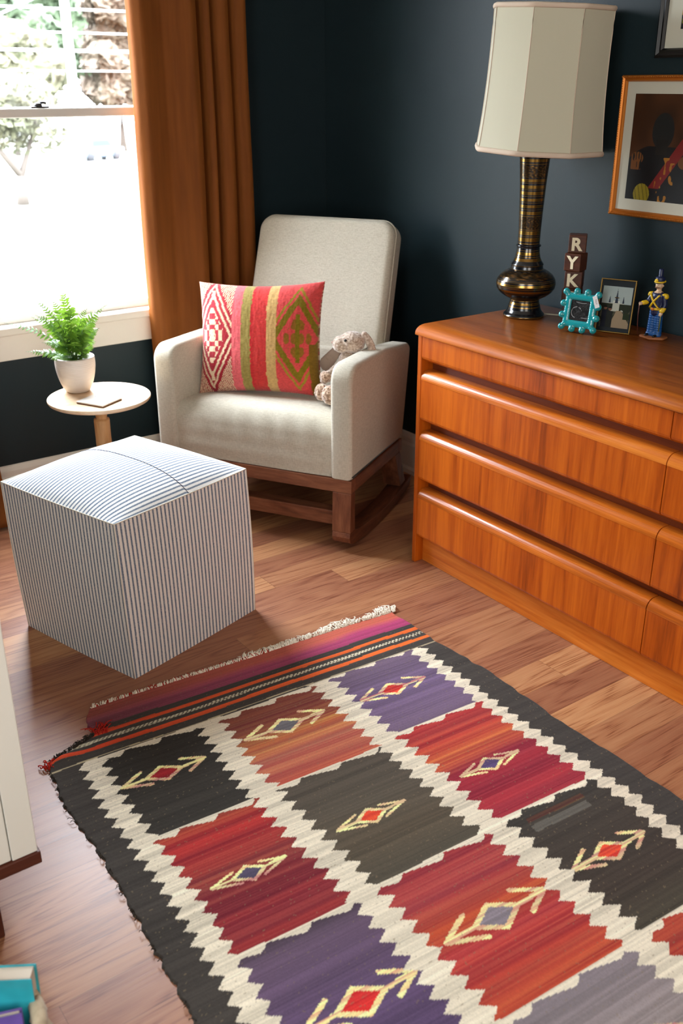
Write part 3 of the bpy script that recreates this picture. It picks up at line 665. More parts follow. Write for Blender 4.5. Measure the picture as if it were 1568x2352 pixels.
# ------------------------------------------------------------------ striped ottoman
def build_ottoman():
    A, B, D = Vector((0.6765, 2.492)), Vector((0.815, 2.063)), Vector((1.258, 2.196))
    ang = math.atan2((D-B).y, (D-B).x); w_, d_ = (D-B).length, (A-B).length
    root = thing('cube_ottoman', 'cube ottoman in blue and white ticking stripes in front of the rocking chair', 'ottoman', (B.x, B.y, 0), ang)
    H = 0.443; n = 33; per = 0.0128
    bm = bmesh.new(); uv = bm.loops.layers.uv.new('UVMap')
    def bulge(x, y, z):   # soft sides, leaning a little
        x, y, z = bulge0(x, y, z); q = z/H; return x+lean_x*q+(x/w_-0.5)*0.006*q, y+lean_y*q+(y/d_-0.5)*0.006*q, z
    lean_x = -0.010*math.cos(ang)+0.008*math.sin(ang); lean_y = 0.010*math.sin(ang)+0.008*math.cos(ang)
    def bulge0(x, y, z):
        fx, fy, fz = x/w_, y/d_, z/H
        cz = 0.0
        e = 0.003*math.sin(PI*min(1, max(0, fz)))
        X = x+(e*(2*fx-1) if fx in (0, 1) else 0); Y = y+(e*(2*fy-1) if fy in (0, 1) else 0)
        if fx in (0, 1): X += (0.003*math.sin(PI*fy))*(1 if fx == 1 else -1)
        if fy in (0, 1): Y += (0.003*math.sin(PI*fx))*(1 if fy == 1 else -1)
        return X, Y, z
    def patch(fn, uvf, na, nb, flip=False):
        g = [[bm.verts.new(fn(i/(na-1), j/(nb-1))) for j in range(nb)] for i in range(na)]
        for i in range(na-1):
            for j in range(nb-1):
                vs = [(i, j), (i+1, j), (i+1, j+1), (i, j+1)]
                if flip: vs = vs[::-1]
                f = bm.faces.new([g[a][b] for a, b in vs])
                for lp, (a, b) in zip(f.loops, vs): lp[uv].uv = uvf(a/(na-1), b/(nb-1))
    Rt = 0.0
    drop = lambda f: 0.014*(1-math.sin(PI*f))*0
    top_edge = lambda f: H+0.004*math.sin(PI*f)
    sides = [(lambda f, g: bulge(f*w_, 0.0, g*H)), (lambda f, g: bulge(w_, f*d_, g*H)), (lambda f, g: bulge((1-f)*w_, d_, g*H)), (lambda f, g: bulge(0.0, (1-f)*d_, g*H))]
    lens = [w_, d_, w_, d_]; off = 0
    for s_f, ln in zip(sides, lens):
        o0 = off
        patch(s_f, (lambda f, g, o0=o0, ln=ln: (o0+f*ln, g*H)), n, 13); off += ln
    def topf(i, j):
        a, b = 2*i-1, 2*j-1
        dome = 0.050*((1-abs(a)**2.6)*(1-abs(b)**2.6))**0.75
        return (i*w_+0.003*(2*i-1)*math.sin(PI*j)*(i in (0, 1))+lean_x+(i-0.5)*0.006, j*d_+0.003*(2*j-1)*math.sin(PI*i)*(j in (0, 1))+lean_y+(j-0.5)*0.006, H+dome)
    arc = [0.0]
    for k in range(1, 97):
        p, q = topf(0.5, (k-1)/96), topf(0.5, k/96); arc.append(arc[-1]+math.hypot(q[1]-p[1], q[2]-p[2]))
    patch(topf, lambda i, j: (float(np.interp(j*96, range(97), arc))*(1-0.5*abs(2*i-1)**3)+j*d_*0.5*abs(2*i-1)**3+(0.0064 if i > 0.53 else 0), i*w_), 49, 49)
    patch(lambda i, j: (i*w_, j*d_, 0.0), lambda i, j: (j*d_, i*w_), 2, 2, True)
    o = obj('cover', bm, ticking, root)
    # piping-thin stitched seams
    seam_m = mat('cream_stitching', lin((226, 222, 208)), 0.9, spec=0.1)
    bm = bmesh.new(); pts = []
    for s_f in sides:
        for k in range(n-1):
            p = s_f(k/(n-1), 1.0); pts.append((p[0], p[1], H+0.0005))
    tube(bm, pts+[pts[0]], 0.0016, 5)
    for cx, cy in ((0, 0), (w_, 0), (w_, d_), (0, d_)):
        tube(bm, [(bulge(cx, cy, H*k/12)[0], bulge(cx, cy, H*k/12)[1], H*k/12) for k in range(13)], 0.0013, 5)
    obj('seam_stitching', bm, seam_m, root)
    bm = bmesh.new(); pts = []
    for k in range(24):
        j = k/23*0.985; p = topf(0.53, j); pts.append((p[0], p[1], p[2]+0.0004))
    tube(bm, pts, 0.0011, 5); obj('top_seam', bm, mat('navy_thread', lin((60, 62, 82)), 0.9), root)
build_ottoman()

# ------------------------------------------------------------------ curtains
def curtain(name, label, profile, ztop, zbot, base_shift=None, cuts=120):
    """profile: list (x, y) fold path"""
    pr = np.array(profile); d = np.r_[0, np.cumsum(np.hypot(*np.diff(pr, axis=0).T))]
    s = np.linspace(0, d[-1], 260)
    px = np.interp(s, d, pr[:, 0]); py = np.interp(s, d, pr[:, 1])
    ker = np.hanning(11); ker /= ker.sum()
    px = np.convolve(np.pad(px, 5, 'edge'), ker, 'valid'); py = np.convolve(np.pad(py, 5, 'edge'), ker, 'valid')
    zs = np.linspace(ztop, zbot, cuts); P = np.zeros((len(s), cuts, 3))
    for j, z in enumerate(zs):
        q = (ztop-z)/(ztop-zbot); wob = 0.006*q
        P[:, j, 0] = px+wob*np.sin(z*5+s*4)+(base_shift(z)[0] if base_shift else 0)
        P[:, j, 1] = py+wob*np.sin(z*4+s*9)*0.6+(base_shift(z)[1] if base_shift else 0); P[:, j, 2] = z
    me = grid_mesh(P); root = thing(name, label, 'curtain', (0, 0, 0))
    o = obj('drape', me, velvet, root); m = o.modifiers.new('t', 'SOLIDIFY'); m.thickness = 0.003
    return root
prof = [(1.512, 3.318), (1.518, 3.292), (1.545, 3.272), (1.585, 3.284), (1.625, 3.296), (1.66, 3.288), (1.69, 3.262), (1.713, 3.248), (1.738, 3.262), (1.757, 3.325), (1.768, 3.325), (1.776, 3.272), (1.793, 3.265), (1.804, 3.325), (1.816, 3.325), (1.828, 3.275), (1.855, 3.266), (1.872, 3.278), (1.881, 3.328), (1.893, 3.326), (1.905, 3.282), (1.935, 3.274), (1.95, 3.29), (1.955, 3.325)]
cr = curtain('curtain', 'rust velvet curtain hanging right of the window behind the chair', prof, 2.32, 0.012)
prof2 = [(0.50, 3.32), (0.53, 3.27), (0.57, 3.32), (0.60, 3.27), (0.645, 3.265), (0.67, 3.32), (0.70, 3.27), (0.745, 3.265), (0.77, 3.325), (0.80, 3.27), (0.85, 3.262), (0.882, 3.28), (0.89, 3.32)]
cl = curtain('curtain.001', 'rust velvet curtain left of the window, its foot showing beside the ottoman', prof2, 2.32, 0.012,
             base_shift=lambda z: (0.018*max(0, (0.14-z)/0.14), -0.09*max(0, (0.16-z)/0.16)**1.3))
bm = bmesh.new(); tube(bm, [(0.3, 3.30, 2.335), (2.2, 3.30, 2.335)], 0.012, 12)
for x in (0.3, 2.2): ball(bm, (x, 3.30, 2.335), 0.022)
for x in (0.4, 2.1): tube(bm, [(x, 3.30, 2.335), (x, 3.369, 2.335)], 0.006, 8)
tag(obj('curtain_rod', bm, dark_metal), 'dark metal curtain rod above the window', 'curtain rod')

# ------------------------------------------------------------------ side table, fern, coaster
def build_table():
    root = thing('side_table', 'small round oak pedestal table between the window wall and ottoman', 'table', (1.128, 2.912, 0))
    R = 0.163
    bm = lathe([(R-0.012, 0.484), (R-0.003, 0.489), (R, 0.494), (R, 0.4985), (R-0.0015, 0.5)], 72); obj('tabletop', bm, oak_top, root, smooth=False)
    prof = [(0.030, 0.484), (0.031, 0.474), (0.029, 0.466), (0.024, 0.452), (0.019, 0.436), (0.0175, 0.428), (0.0175, 0.4245), (0.0245, 0.424), (0.0255, 0.418), (0.0250, 0.36), (0.0255, 0.31), (0.0235, 0.29), (0.017, 0.284), (0.017, 0.276), (0.024, 0.262), (0.030, 0.22), (0.028, 0.17), (0.022, 0.13), (0.030, 0.12), (0.030, 0.09)]
    obj('pedestal', lathe(prof[::-1], 40), oak, root)
    for k in range(3):
        a = 2*PI*k/3+0.5; bm = bmesh.new()
        tube(bm, [(0.015*math.cos(a), 0.015*math.sin(a), 0.115), (0.05*math.cos(a), 0.05*math.sin(a), 0.10), (0.09*math.cos(a), 0.09*math.sin(a), 0.05), (0.13*math.cos(a), 0.13*math.sin(a), 0.0165)], [0.018, 0.017, 0.015, 0.0155], 10)
        obj('leg', bm, oak, root)
build_table()
def build_fern():
    root = thing('potted_fern', 'green fern in a ribbed white pot on the round side table', 'potted plant', (1.096, 3.008, 0.5))
    pm = mat('white_ribbed_ceramic', lin((220, 208, 196)), 0.45)
    pr = []
    for k in range(60):
        q = k/59; z = 0.002+0.113*q; r = 0.036+0.0285*(1-(1-q)**2.1)**0.75-0.002*max(0, q-0.8)*5; pr.append((r+0.0006*math.sin(k*2.1), z))
    pr = [(0.030, 0.0)]+pr+[(pr[-1][0]-0.003, 0.1165), (pr[-1][0]-0.006, 0.115), (pr[-1][0]-0.008, 0.095)]
    obj('pot', lathe(pr, 56), pm, root)
    obj('soil', lathe([(0.001, 0.101), (0.0535, 0.099)][::-1], 30), mat('dark_soil', lin((40, 34, 30)), 1.0), root)
    gm = mat('fern_green', lin((110, 160, 60)), 0.45); 
    tcn = nd(gm, 'ShaderNodeObjectInfo'); setc(gm, ramp(gm, tcn.outputs['Random'], [(0, lin((44, 84, 42))), (0.5, lin((70, 114, 46))), (1, lin((112, 150, 54)))]))
    b = bsdf(gm); tr = nd(gm, 'ShaderNodeBsdfTranslucent'); tr.inputs[0].default_value = (*lin((130, 170, 46)), 1); ms = nd(gm, 'ShaderNodeMixShader'); ms.inputs[0].default_value = 0.22
    out = [n for n in gm.node_tree.nodes if n.type == 'OUTPUT_MATERIAL'][0]; lk(gm, b.outputs[0], ms.inputs[1]); lk(gm, tr.outputs[0], ms.inputs[2]); lk(gm, ms.outputs[0], out.inputs[0])
    rv = Vector((0.813, -0.582, 0)); bk = Vector((0.582, 0.813, 0))
    def frond(tip, mid, wmax, droop=0.0, seed=0):
        R_ = random.Random(seed); base = Vector((0, 0, 0.10))+0.02*Vector((R_.uniform(-1, 1), R_.uniform(-1, 1), 0))
        tip = Vector(tip); mid = Vector(mid); bm = bmesh.new(); N = 20; pts = []
        for k in range(N+1):
            q = k/N; pts.append(base*(1-q)**2+mid*2*q*(1-q)+tip*q*q)
        tube(bm, pts, [0.0014*(1-0.7*k/N) for k in range(N+1)], 5)
        for k in range(4, N):
            q = k/N; t = (pts[k+1]-pts[k]).normalized() if k < N else (pts[k]-pts[k-1]).normalized()
            sd = t.cross(Vector((0.35*R_.uniform(-1, 1), -0.6, 1))); sd.normalize(); nrm = sd.cross(t).normalized()
            ln = wmax*(math.sin(PI*min(1, (q*0.93+0.10)))**0.75)*R_.uniform(0.85, 1.1)
            for s in (-1, 1):
                d = (sd*s+t*0.42+nrm*R_.uniform(-0.25, 0.25)).normalized(); wv = t*ln*0.26; c0 = pts[k]
                a1, a2, a3 = c0+d*ln*0.35, c0+d*ln*0.72-Vector((0, 0, ln*0.06)), c0+d*ln+t*ln*0.12-Vector((0, 0, ln*0.16))
                v = [bm.verts.new(x) for x in (c0-wv*0.5, c0+wv*0.5, a1+wv*0.85+nrm*0.001, a1-wv*0.7, a2+wv*0.6, a2-wv*0.4, a3)]
                bm.faces.new((v[0], v[3], v[2], v[1])); bm.faces.new((v[3], v[5], v[4], v[2])); bm.faces.new((v[5], v[6], v[4]))
        return obj('frond', bm, gm, root)
    def P(r, u, b=0): return rv*r+bk*b+Vector((0, 0, u))
    # (right, up, back) of the tips as seen over the table
    spec = [(-0.015, 0.325, 0.0, 0.030), (-0.115, 0.295, 0.02, 0.022), (-0.205, 0.228, -0.02, 0.022), (-0.10, 0.255, -0.03, 0.026), (0.122, 0.280, 0.0, 0.026), (0.05, 0.262, 0.03, 0.022),
            (0.075, 0.235, -0.04, 0.026), (-0.05, 0.265, -0.05, 0.026), (0.02, 0.24, -0.06, 0.028), (-0.145, 0.138, -0.03, 0.024), (0.09, 0.235, 0.01, 0.028), (-0.125, 0.24, 0.01, 0.026), (0.015, 0.29, -0.02, 0.028), (-0.06, 0.29, 0.03, 0.026), (0.065, 0.12, -0.02, 0.02), (0.07, 0.165, -0.05, 0.026),
            (-0.08, 0.175, -0.06, 0.026), (-0.03, 0.205, -0.08, 0.028), (0.035, 0.18, -0.08, 0.028), (-0.065, 0.118, -0.05, 0.022), (0.0, 0.145, -0.09, 0.026), (0.05, 0.13, -0.07, 0.022),
            (0.085, 0.20, 0.03, 0.024), (-0.06, 0.22, 0.06, 0.026), (0.03, 0.22, 0.07, 0.026), (-0.09, 0.16, 0.05, 0.024), (0.06, 0.15, 0.06, 0.024), (-0.03, 0.125, -0.07, 0.022)]
    for k, (r, u, b, w_) in enumerate(spec):
        frond(P(r, u, b), P(r*0.35, 0.10+(u-0.10)*0.75+0.01, b*0.4), w_, seed=k)
build_fern()
def build_coaster():
    root = thing('tile_coaster', 'square white tile coaster with a blue leaf motif beside the pot', 'coaster', (1.104, 2.852, 0.5), math.radians(-62))
    bxo('cork_base', (-0.052, 0.052, -0.048, 0.048, 0.0006, 0.004), mat('brown_cork', lin((120, 82, 58)), 0.9), root, 0.001)
    tm = mat('glazed_tile', lin((228, 226, 220)), 0.15)
    bxo('tile', (-0.052, 0.052, -0.048, 0.048, 0.004, 0.0085), tm, root, 0.0015)
    bm = bmesh.new()
    for k in range(9):
        a = 2*PI*k/9; c = Vector((0.022, -0.022, 0.0087)); d = Vector((math.cos(a), math.sin(a), 0)); n = Vector((-d.y, d.x, 0))
        v = [bm.verts.new(c+d*0.005), bm.verts.new(c+d*0.012+n*0.0025), bm.verts.new(c+d*0.021), bm.verts.new(c+d*0.012-n*0.0025)]; bm.faces.new(v)
    for q in range(5):
        c = Vector((-0.03+0.014*q, 0.02+0.004*math.sin(q*2), 0.0087)); v = [bm.verts.new(c+Vector(o)) for o in ((-0.006, 0, 0), (0, -0.002, 0), (0.006, 0, 0), (0, 0.002, 0))]; bm.faces.new(v)
    obj('leaf_motif', bm, mat('cobalt_glaze', lin((88, 112, 150)), 0.2), root, smooth=False)
build_coaster()

# ------------------------------------------------------------------ table lamp
def build_lamp():
    root = thing('table_lamp', 'tall black and brass banded lamp with ivory panelled shade on the dresser', 'lamp', (2.150, 2.060, 0.7782))
    prof = [(0.060, 0.0), (0.0615, 0.004), (0.060, 0.008), (0.054, 0.014), (0.049, 0.022), (0.046, 0.034), (0.043, 0.044), (0.0425, 0.052), (0.050, 0.056), (0.064, 0.063), (0.077, 0.073), (0.085, 0.085), (0.0875, 0.097), (0.085, 0.110), (0.077, 0.122), (0.066, 0.131), (0.055, 0.137), (0.047, 0.141), (0.046, 0.150), (0.048, 0.153), (0.046, 0.156), (0.041, 0.163), (0.037, 0.172), (0.034, 0.185), (0.0325, 0.200), (0.0325, 0.203), (0.036, 0.205), (0.036, 0.208), (0.0315, 0.211), (0.0318, 0.25), (0.034, 0.31), (0.0375, 0.38), (0.0425, 0.452), (0.043, 0.458), (0.030, 0.460), (0.012, 0.462), (0.010, 0.50)]
    pr = np.array(prof); d = np.r_[0, np.cumsum(np.hypot(*np.diff(pr, axis=0).T))]; s = np.linspace(0, d[-1], 620)
    R_ = np.interp(s, d, pr[:, 0]); Zz = np.interp(s, d, pr[:, 1]); n = 56
    th = np.linspace(0, 2*PI, n+1); P = np.stack([R_[:, None]*np.cos(th), R_[:, None]*np.sin(th), np.repeat(Zz[:, None], n+1, 1)], -1)
    me = grid_mesh(P[::-1]); z = P[::-1, :, 2].ravel(); a = np.tile(th, len(s))
    gold_b = [(0.001, 0.005), (0.030, 0.032), (0.038, 0.044), (0.049, 0.0505), (0.080, 0.0855), (0.0915, 0.0925), (0.0965, 0.104), (0.1085, 0.1095), (0.1125, 0.1135), (0.1395, 0.1405), (0.1515, 0.153), (0.164, 0.172), (0.176, 0.1775), (0.181, 0.190), (0.194, 0.195), (0.213, 0.215), (0.220, 0.230), (0.234, 0.235), (0.239, 0.249), (0.2525, 0.254),
              (0.290, 0.2915), (0.295, 0.304), (0.309, 0.310), (0.314, 0.322), (0.327, 0.328), (0.332, 0.340), (0.345, 0.346), (0.350, 0.358), (0.363, 0.364), (0.367, 0.375), (0.381, 0.382), (0.385, 0.392), (0.432, 0.434), (0.438, 0.446), (0.4505, 0.452)]
    eng = [(0.256, 0.288), (0.396, 0.429), (0.117, 0.136)]
    col = np.tile(np.r_[L(10, 10, 14), 0.0], (len(z), 1))
    for lo, hi in gold_b: col[(z > lo) & (z < hi)] = np.r_[L(148, 112, 50), 0.92]
    for lo, hi in eng:
        m = (z > lo) & (z < hi); q = vnoise(a[m]*14, z[m]*420, 71); q2 = np.sin(a[m]*9+np.sin(z[m]*300)*1.5)
        cc = np.tile(np.r_[L(44, 32, 20), 0.5], (m.sum(), 1)); g = (np.abs(q2) < 0.22) | (q > 0.74); cc[g] = np.r_[L(136, 102, 56), 0.9]; col[m] = cc
    set_col(me, col)
    lm = vmat('banded_brass_enamel', 0.22, 0, 0.6, metal=True); bsdf(lm).inputs['Coat Weight'].default_value = 0.3
    obj('lamp_base', me, lm, root)
    if me.polygons[3000].normal.dot(Vector(me.vertices[me.polygons[3000].vertices[0]].co)*Vector((1, 1, 0))) < 0: me.flip_normals()
    # shade: eight panels flaring to the bottom, slightly tilted
    tilt = Matrix.Translation((0.002, -0.006, 0.47)) @ Matrix.Rotation(0.045, 4, 'X') @ Matrix.Rotation(0.01, 4, 'Y')
    bm = bmesh.new(); N = 8; rows_ = 14; g = []
    for j in range(rows_+1):
        q = j/rows_; r = 0.182-0.019*(1-(1-q)**2.4)+0.010*q**1.0*0.2; z = 0.355*q
        ring = []
        for i in range(N):
            a0 = 2*PI*(i+0.59)/N; a1 = 2*PI*(i+1.59)/N
            p0 = Vector((r*math.cos(a0), r*math.sin(a0), z)); p1 = Vector((r*math.cos(a1), r*math.sin(a1), z))
            for k in range(6):
                p = p0.lerp(p1, k/6); f_b = 1+0.012*math.sin(PI*k/6); ring.append(bm.verts.new((p.x*f_b, p.y*f_b, z)))
        g.append(ring)
    for A, B in zip(g, g[1:]):
        for i in range(len(A)): bm.faces.new((A[i], A[(i+1) % len(A)], B[(i+1) % len(A)], B[i]))
    pts0 = [v.co.copy() for v in g[0]]; pts1 = [v.co.copy() for v in g[-1]]; ribs = [[r[i*6].co.copy() for r in g] for i in range(N)]
    bm.transform(tilt); sh = obj('lamp_shade', bm, shade_fab, root, smooth=False); so = sh.modifiers.new('t', 'SOLIDIFY'); so.thickness = 0.002
    for pp, rad in ((pts0, 0.0055), (pts1, 0.005)):
        b2 = bmesh.new(); tube(b2, pp+[pp[0]], rad, 8, 1.3); b2.transform(tilt); obj('shade_trim', b2, trim_fab, sh)
    b2 = bmesh.new()
    for rb in ribs: tube(b2, [p*1.002 for p in rb], 0.0012, 5)
    b2.transform(tilt); obj('shade_ribs', b2, trim_fab, sh)
    bm = bmesh.new(); tube(bm, [(0.05, -0.02, 0.004), (0.075, -0.06, 0.003), (0.11, -0.10, 0.003), (0.115, -0.16, 0.003), (0.13, -0.22, 0.003), (0.158, -0.26, 0.003)], 0.0022, 6); obj('power_cord', bm, cord_m, root)
build_lamp()

# ------------------------------------------------------------------ letter blocks
def text_mesh(ch, size, depth):
    cu_ = bpy.data.curves.new('txt', 'FONT'); cu_.body = ch; cu_.size = size; cu_.extrude = depth; cu_.offset = size*0.036; cu_.align_x = 'CENTER'; cu_.align_y = 'CENTER'
    o = bpy.data.objects.new('txt', cu_); C.objects.link(o); dg = bpy.context.evaluated_depsgraph_get(); dg.update()
    me = bpy.data.meshes.new_from_object(o.evaluated_get(dg)); bpy.data.objects.remove(o)
    xs_ = [v.co.x for v in me.vertices]; ys_ = [v.co.y for v in me.vertices]; mx_, my_ = (min(xs_)+max(xs_))/2, (min(ys_)+max(ys_))/2
    for v in me.vertices: v.co.x -= mx_; v.co.y -= my_
    me.materials.clear(); return me
BS = 0.0495
stack = [('R', 0.0, -46, 0.0, 'bottom'), ('E', 0.002, -62, 0.004, ''), ('K', 0.002, -56, 0.001, ''), ('Y', -0.002, -72, -0.002, ''), ('R', 0.004, -50, 0.002, 'top')]
lbl = ['dark wooden letter block at the foot of the stack behind the turquoise frame', 'dark wooden block with letter E half hidden by the turquoise frame', 'dark wooden block with cream letter K in the stack', 'dark wooden block with cream letter Y, twisted in the stack', 'dark wooden block with cream letter R, topmost of the stack']
for k, (ch, dx, deg, dy, _) in enumerate(stack):
    t = thing('letter_block', lbl[k], 'block', (2.196+dx, 1.917+dy, 0.7784+k*(BS+0.0004)), math.radians(deg), 'stacked letter blocks on the dresser')
    bxo('block', (-BS/2, BS/2, -BS/2, BS/2, 0, BS), blockwood, t, 0.003, 3)
    me = text_mesh(ch, 0.048, 0.0004); obj('letter', me, letter_m, t, smooth=False, loc=(0, -BS/2-0.0004, BS/2), rot=(PI/2, 0, 0))

# ------------------------------------------------------------------ turquoise bobble frame
def build_bobble():
    root = thing('bobble_picture_frame', 'turquoise glazed frame with round bobbles standing in front of the blocks', 'picture frame', (2.105, 1.812, 0.7785), math.radians(-74))
    tq = mat('turquoise_glaze', lin((26, 142, 148)), 0.12, coat=0.5)
    M = Matrix.Rotation(-0.17, 4, 'X'); bm = bmesh.new(); H0 = 0.010
    inner, outw = 0.030, 0.044; cz = 0.052
    for i in range(4):
        a = i*PI/2
        for k in range(13):
            q = -1+2*k/12; p = Vector((q*0.037, 0, 0.037)); p = Matrix.Rotation(a, 3, 'Y') @ p; ball(bm, (p.x, 0, cz+p.z), (0.0105, 0.007, 0.0105), 2)
    for i in range(4):
        a = i*PI/2
        for q, dr in ((-0.34, 0.0515), (0.34, 0.0515)):
            p = Matrix.Rotation(a, 3, 'Y') @ Vector((q*0.046, 0, dr)); ball(bm, (p.x, 0, cz+p.z), 0.0100, 2)
            p2 = Matrix.Rotation(a, 3, 'Y') @ Vector((q*0.046, 0, 0.044)); ball(bm, (p2.x, 0, cz+p2.z), 0.0072, 2)
        p = Matrix.Rotation(a, 3, 'Y') @ Vector((0.048, 0, 0.048)); ball(bm, (p.x, 0, cz+p.z), 0.0100, 2)
        p = Matrix.Rotation(a, 3, 'Y') @ Vector((0.041, 0, 0.041)); ball(bm, (p.x, 0, cz+p.z), 0.0085, 2)
    zmin = min(v.co.z for v in bm.verts); bm.transform(M @ Matrix.Translation((0, 0, -zmin+0.0002)))
    o = obj('frame', bm, tq, root); remesh(o, 0.0014, 5)
    def scan(x, y):
        n = vnoise(x*26, y*26, 81)*vnoise(x*8, y*8, 82); c = np.stack([0.012+0.05*n]*3, -1)
        arc = (np.abs(np.hypot(x-0.36, (y-0.42))-0.24) < 0.016) & ((y > 0.5) | (x < 0.32)) & (vnoise(x*18, y*18, 83) > 0.35); c[arc] = 0.28
        a2 = (np.abs(y-0.84-0.5*(x-0.55)**2) < 0.012) & (x > 0.28) & (x < 0.78); c[a2] = 0.22
        a3 = (np.abs(y-0.20) < 0.014) & (x > 0.62) & (x < 0.92); c[a3] = 0.2; return c
    pm = vmat('scan_print', 0.25, 0, 0.4)
    p = picture('scan_photo', 0.062, 0.062, scan, pm, root); p.matrix_local = M @ Matrix.Translation((0, -0.002, -zmin+cz-0.031))
    bm = bmesh.new(); box(bm, -0.033, 0.033, 0.0005, 0.004, -0.033, 0.033); bm.transform(M @ Matrix.Translation((0, 0, -zmin+cz))); obj('backing', bm, mat('black_card', lin((14, 14, 14)), 0.8), root, smooth=False)
    bm = bmesh.new(); b3 = bmesh.new(); box(b3, -0.008, 0.008, -0.0004, 0.0004, 0, 0.07); bm2 = b3; merge(bm, bm2); bm.transform(Matrix.Translation((0, 0.034, 0.0)) @ Matrix.Rotation(0.32, 4, 'X')); obj('easel_leg', bm, bpy.data.materials['black_card'], root, smooth=False)
    # little paper price tag on the upper right corner
    bm = bmesh.new(); box(bm, -0.0065, 0.0065, -0.0003, 0.0003, -0.0165, 0.0165); bm.transform(M @ Matrix.Translation((0.047, -0.0095, -zmin+cz+0.030)) @ Matrix.Rotation(-0.42, 4, 'Y'))
    tg = obj('paper_tag', bm, mat('white_paper_tag', lin((205, 200, 198)), 0.8), root, smooth=False)
    bm = bmesh.new()
    for k in range(6):
        z = -0.007+0.0025*k; box(bm, -0.002, 0.0022 if k % 2 else 0.001, -0.0006, -0.0004, z, z+0.0007, M=Matrix.Rotation(0.5*(k % 3-1)*0.4, 4, 'Y'))
    bm.transform(M @ Matrix.Translation((0.047, -0.0095, -zmin+cz+0.030)) @ Matrix.Rotation(-0.42, 4, 'Y')); obj('pen_marks', bm, mat('pencil_grey', lin((70, 70, 74)), 0.8), tg, smooth=False)
build_bobble()

# ------------------------------------------------------------------ glass photo frame with a church view
def build_photo():
    root = thing('brass_photo_frame', 'thin brass-edged glass photo frame showing a three-spired church beside the turquoise frame', 'picture frame', (2.190, 1.757, 0.7785), math.radians(-66))
    M = Matrix.Rotation(-0.16, 4, 'X'); w_, h_ = 0.098, 0.146
    bm = bmesh.new()
    for q in ((-w_/2, w_/2, -0.005, 0.005, 0, 0.003), (-w_/2, w_/2, -0.005, 0.005, h_-0.003, h_), (-w_/2, -w_/2+0.003, -0.005, 0.005, 0.003, h_-0.003), (w_/2-0.003, w_/2, -0.005, 0.005, 0.003, h_-0.003)): box(bm, *q, bev=0.0006)
    bm.transform(M); obj('brass_edge', bm, brass_thin, root, smooth=False)
    bm = bmesh.new(); box(bm, -w_/2+0.003, w_/2-0.003, 0.001, 0.003, 0.003, h_-0.003); bm.transform(M); obj('backing', bm, mat('dark_slate_backing', lin((16, 22, 26)), 0.5, spec=0.2), root, smooth=False)
    def church(x, y):
        c = np.tile(L(140, 150, 146), (len(x), 1))
        c[y < 0.56] = L(66, 64, 50); g = vnoise(x*30, y*30, 91); c[(y < 0.56) & (g > 0.55)] = L(40, 46, 30)
        c[(y > 0.42) & (y < 0.66) & (np.abs(x-0.5) < 0.12)] = L(176, 176, 164); c[(y > 0.40) & (y < 0.6) & (np.abs(x-0.5) < 0.26)] = L(160, 160, 146)
        for cx_, hh, ww in ((0.5, 0.95, 0.05), (0.27, 0.78, 0.034), (0.73, 0.78, 0.034)):
            m = (y > 0.6) & (y < hh) & (np.abs(x-cx_) < ww*(hh-y)/(hh-0.6)*1.1); c[m] = L(44, 48, 60)
        tr = (y < 0.58) & (y > 0.38+0.06*np.sin(x*20)) & (np.abs(x-0.5) > 0.12); c[tr] = L(36, 40, 28)
        m = (y < 0.42) & (np.abs(x-0.62-0.25*(0.42-y)) < 0.08+0.75*(0.42-y)); c[m] = L(134, 116, 92)
        m = (x > 0.78) & (y > 0.22) & (y < 0.36); c[m] = L(36, 44, 26)
        for cx_, top in ((0.16, 0.52), (0.32, 0.50)):
            m = (y < top-0.10) & (np.abs(x-cx_) < 0.11); c[m] = L(22, 24, 34) if cx_ < 0.2 else L(30, 32, 28); m = np.hypot((x-cx_)*0.8, y-top+0.05) < 0.045; c[m] = L(110, 78, 62); m = np.hypot((x-cx_)*0.8, y-top+0.03) < 0.04; c[m & (y > top-0.04)] = L(24, 20, 18)
        return c
    p = picture('photo_print', 0.082, 0.112, church, vmat('photo_print_gloss', 0.6, 0, 0.1), root); p.matrix_local = M @ Matrix.Translation((0, 0.0, 0.014))
    bm = bmesh.new(); box(bm, -0.006, 0.006, 0, 0.0012, 0, 0.1); bm.transform(Matrix.Translation((0, 0.044, 0.0)) @ Matrix.Rotation(0.30, 4, 'X')); obj('easel_leg', bm, brass_thin, root, smooth=False)
build_photo()

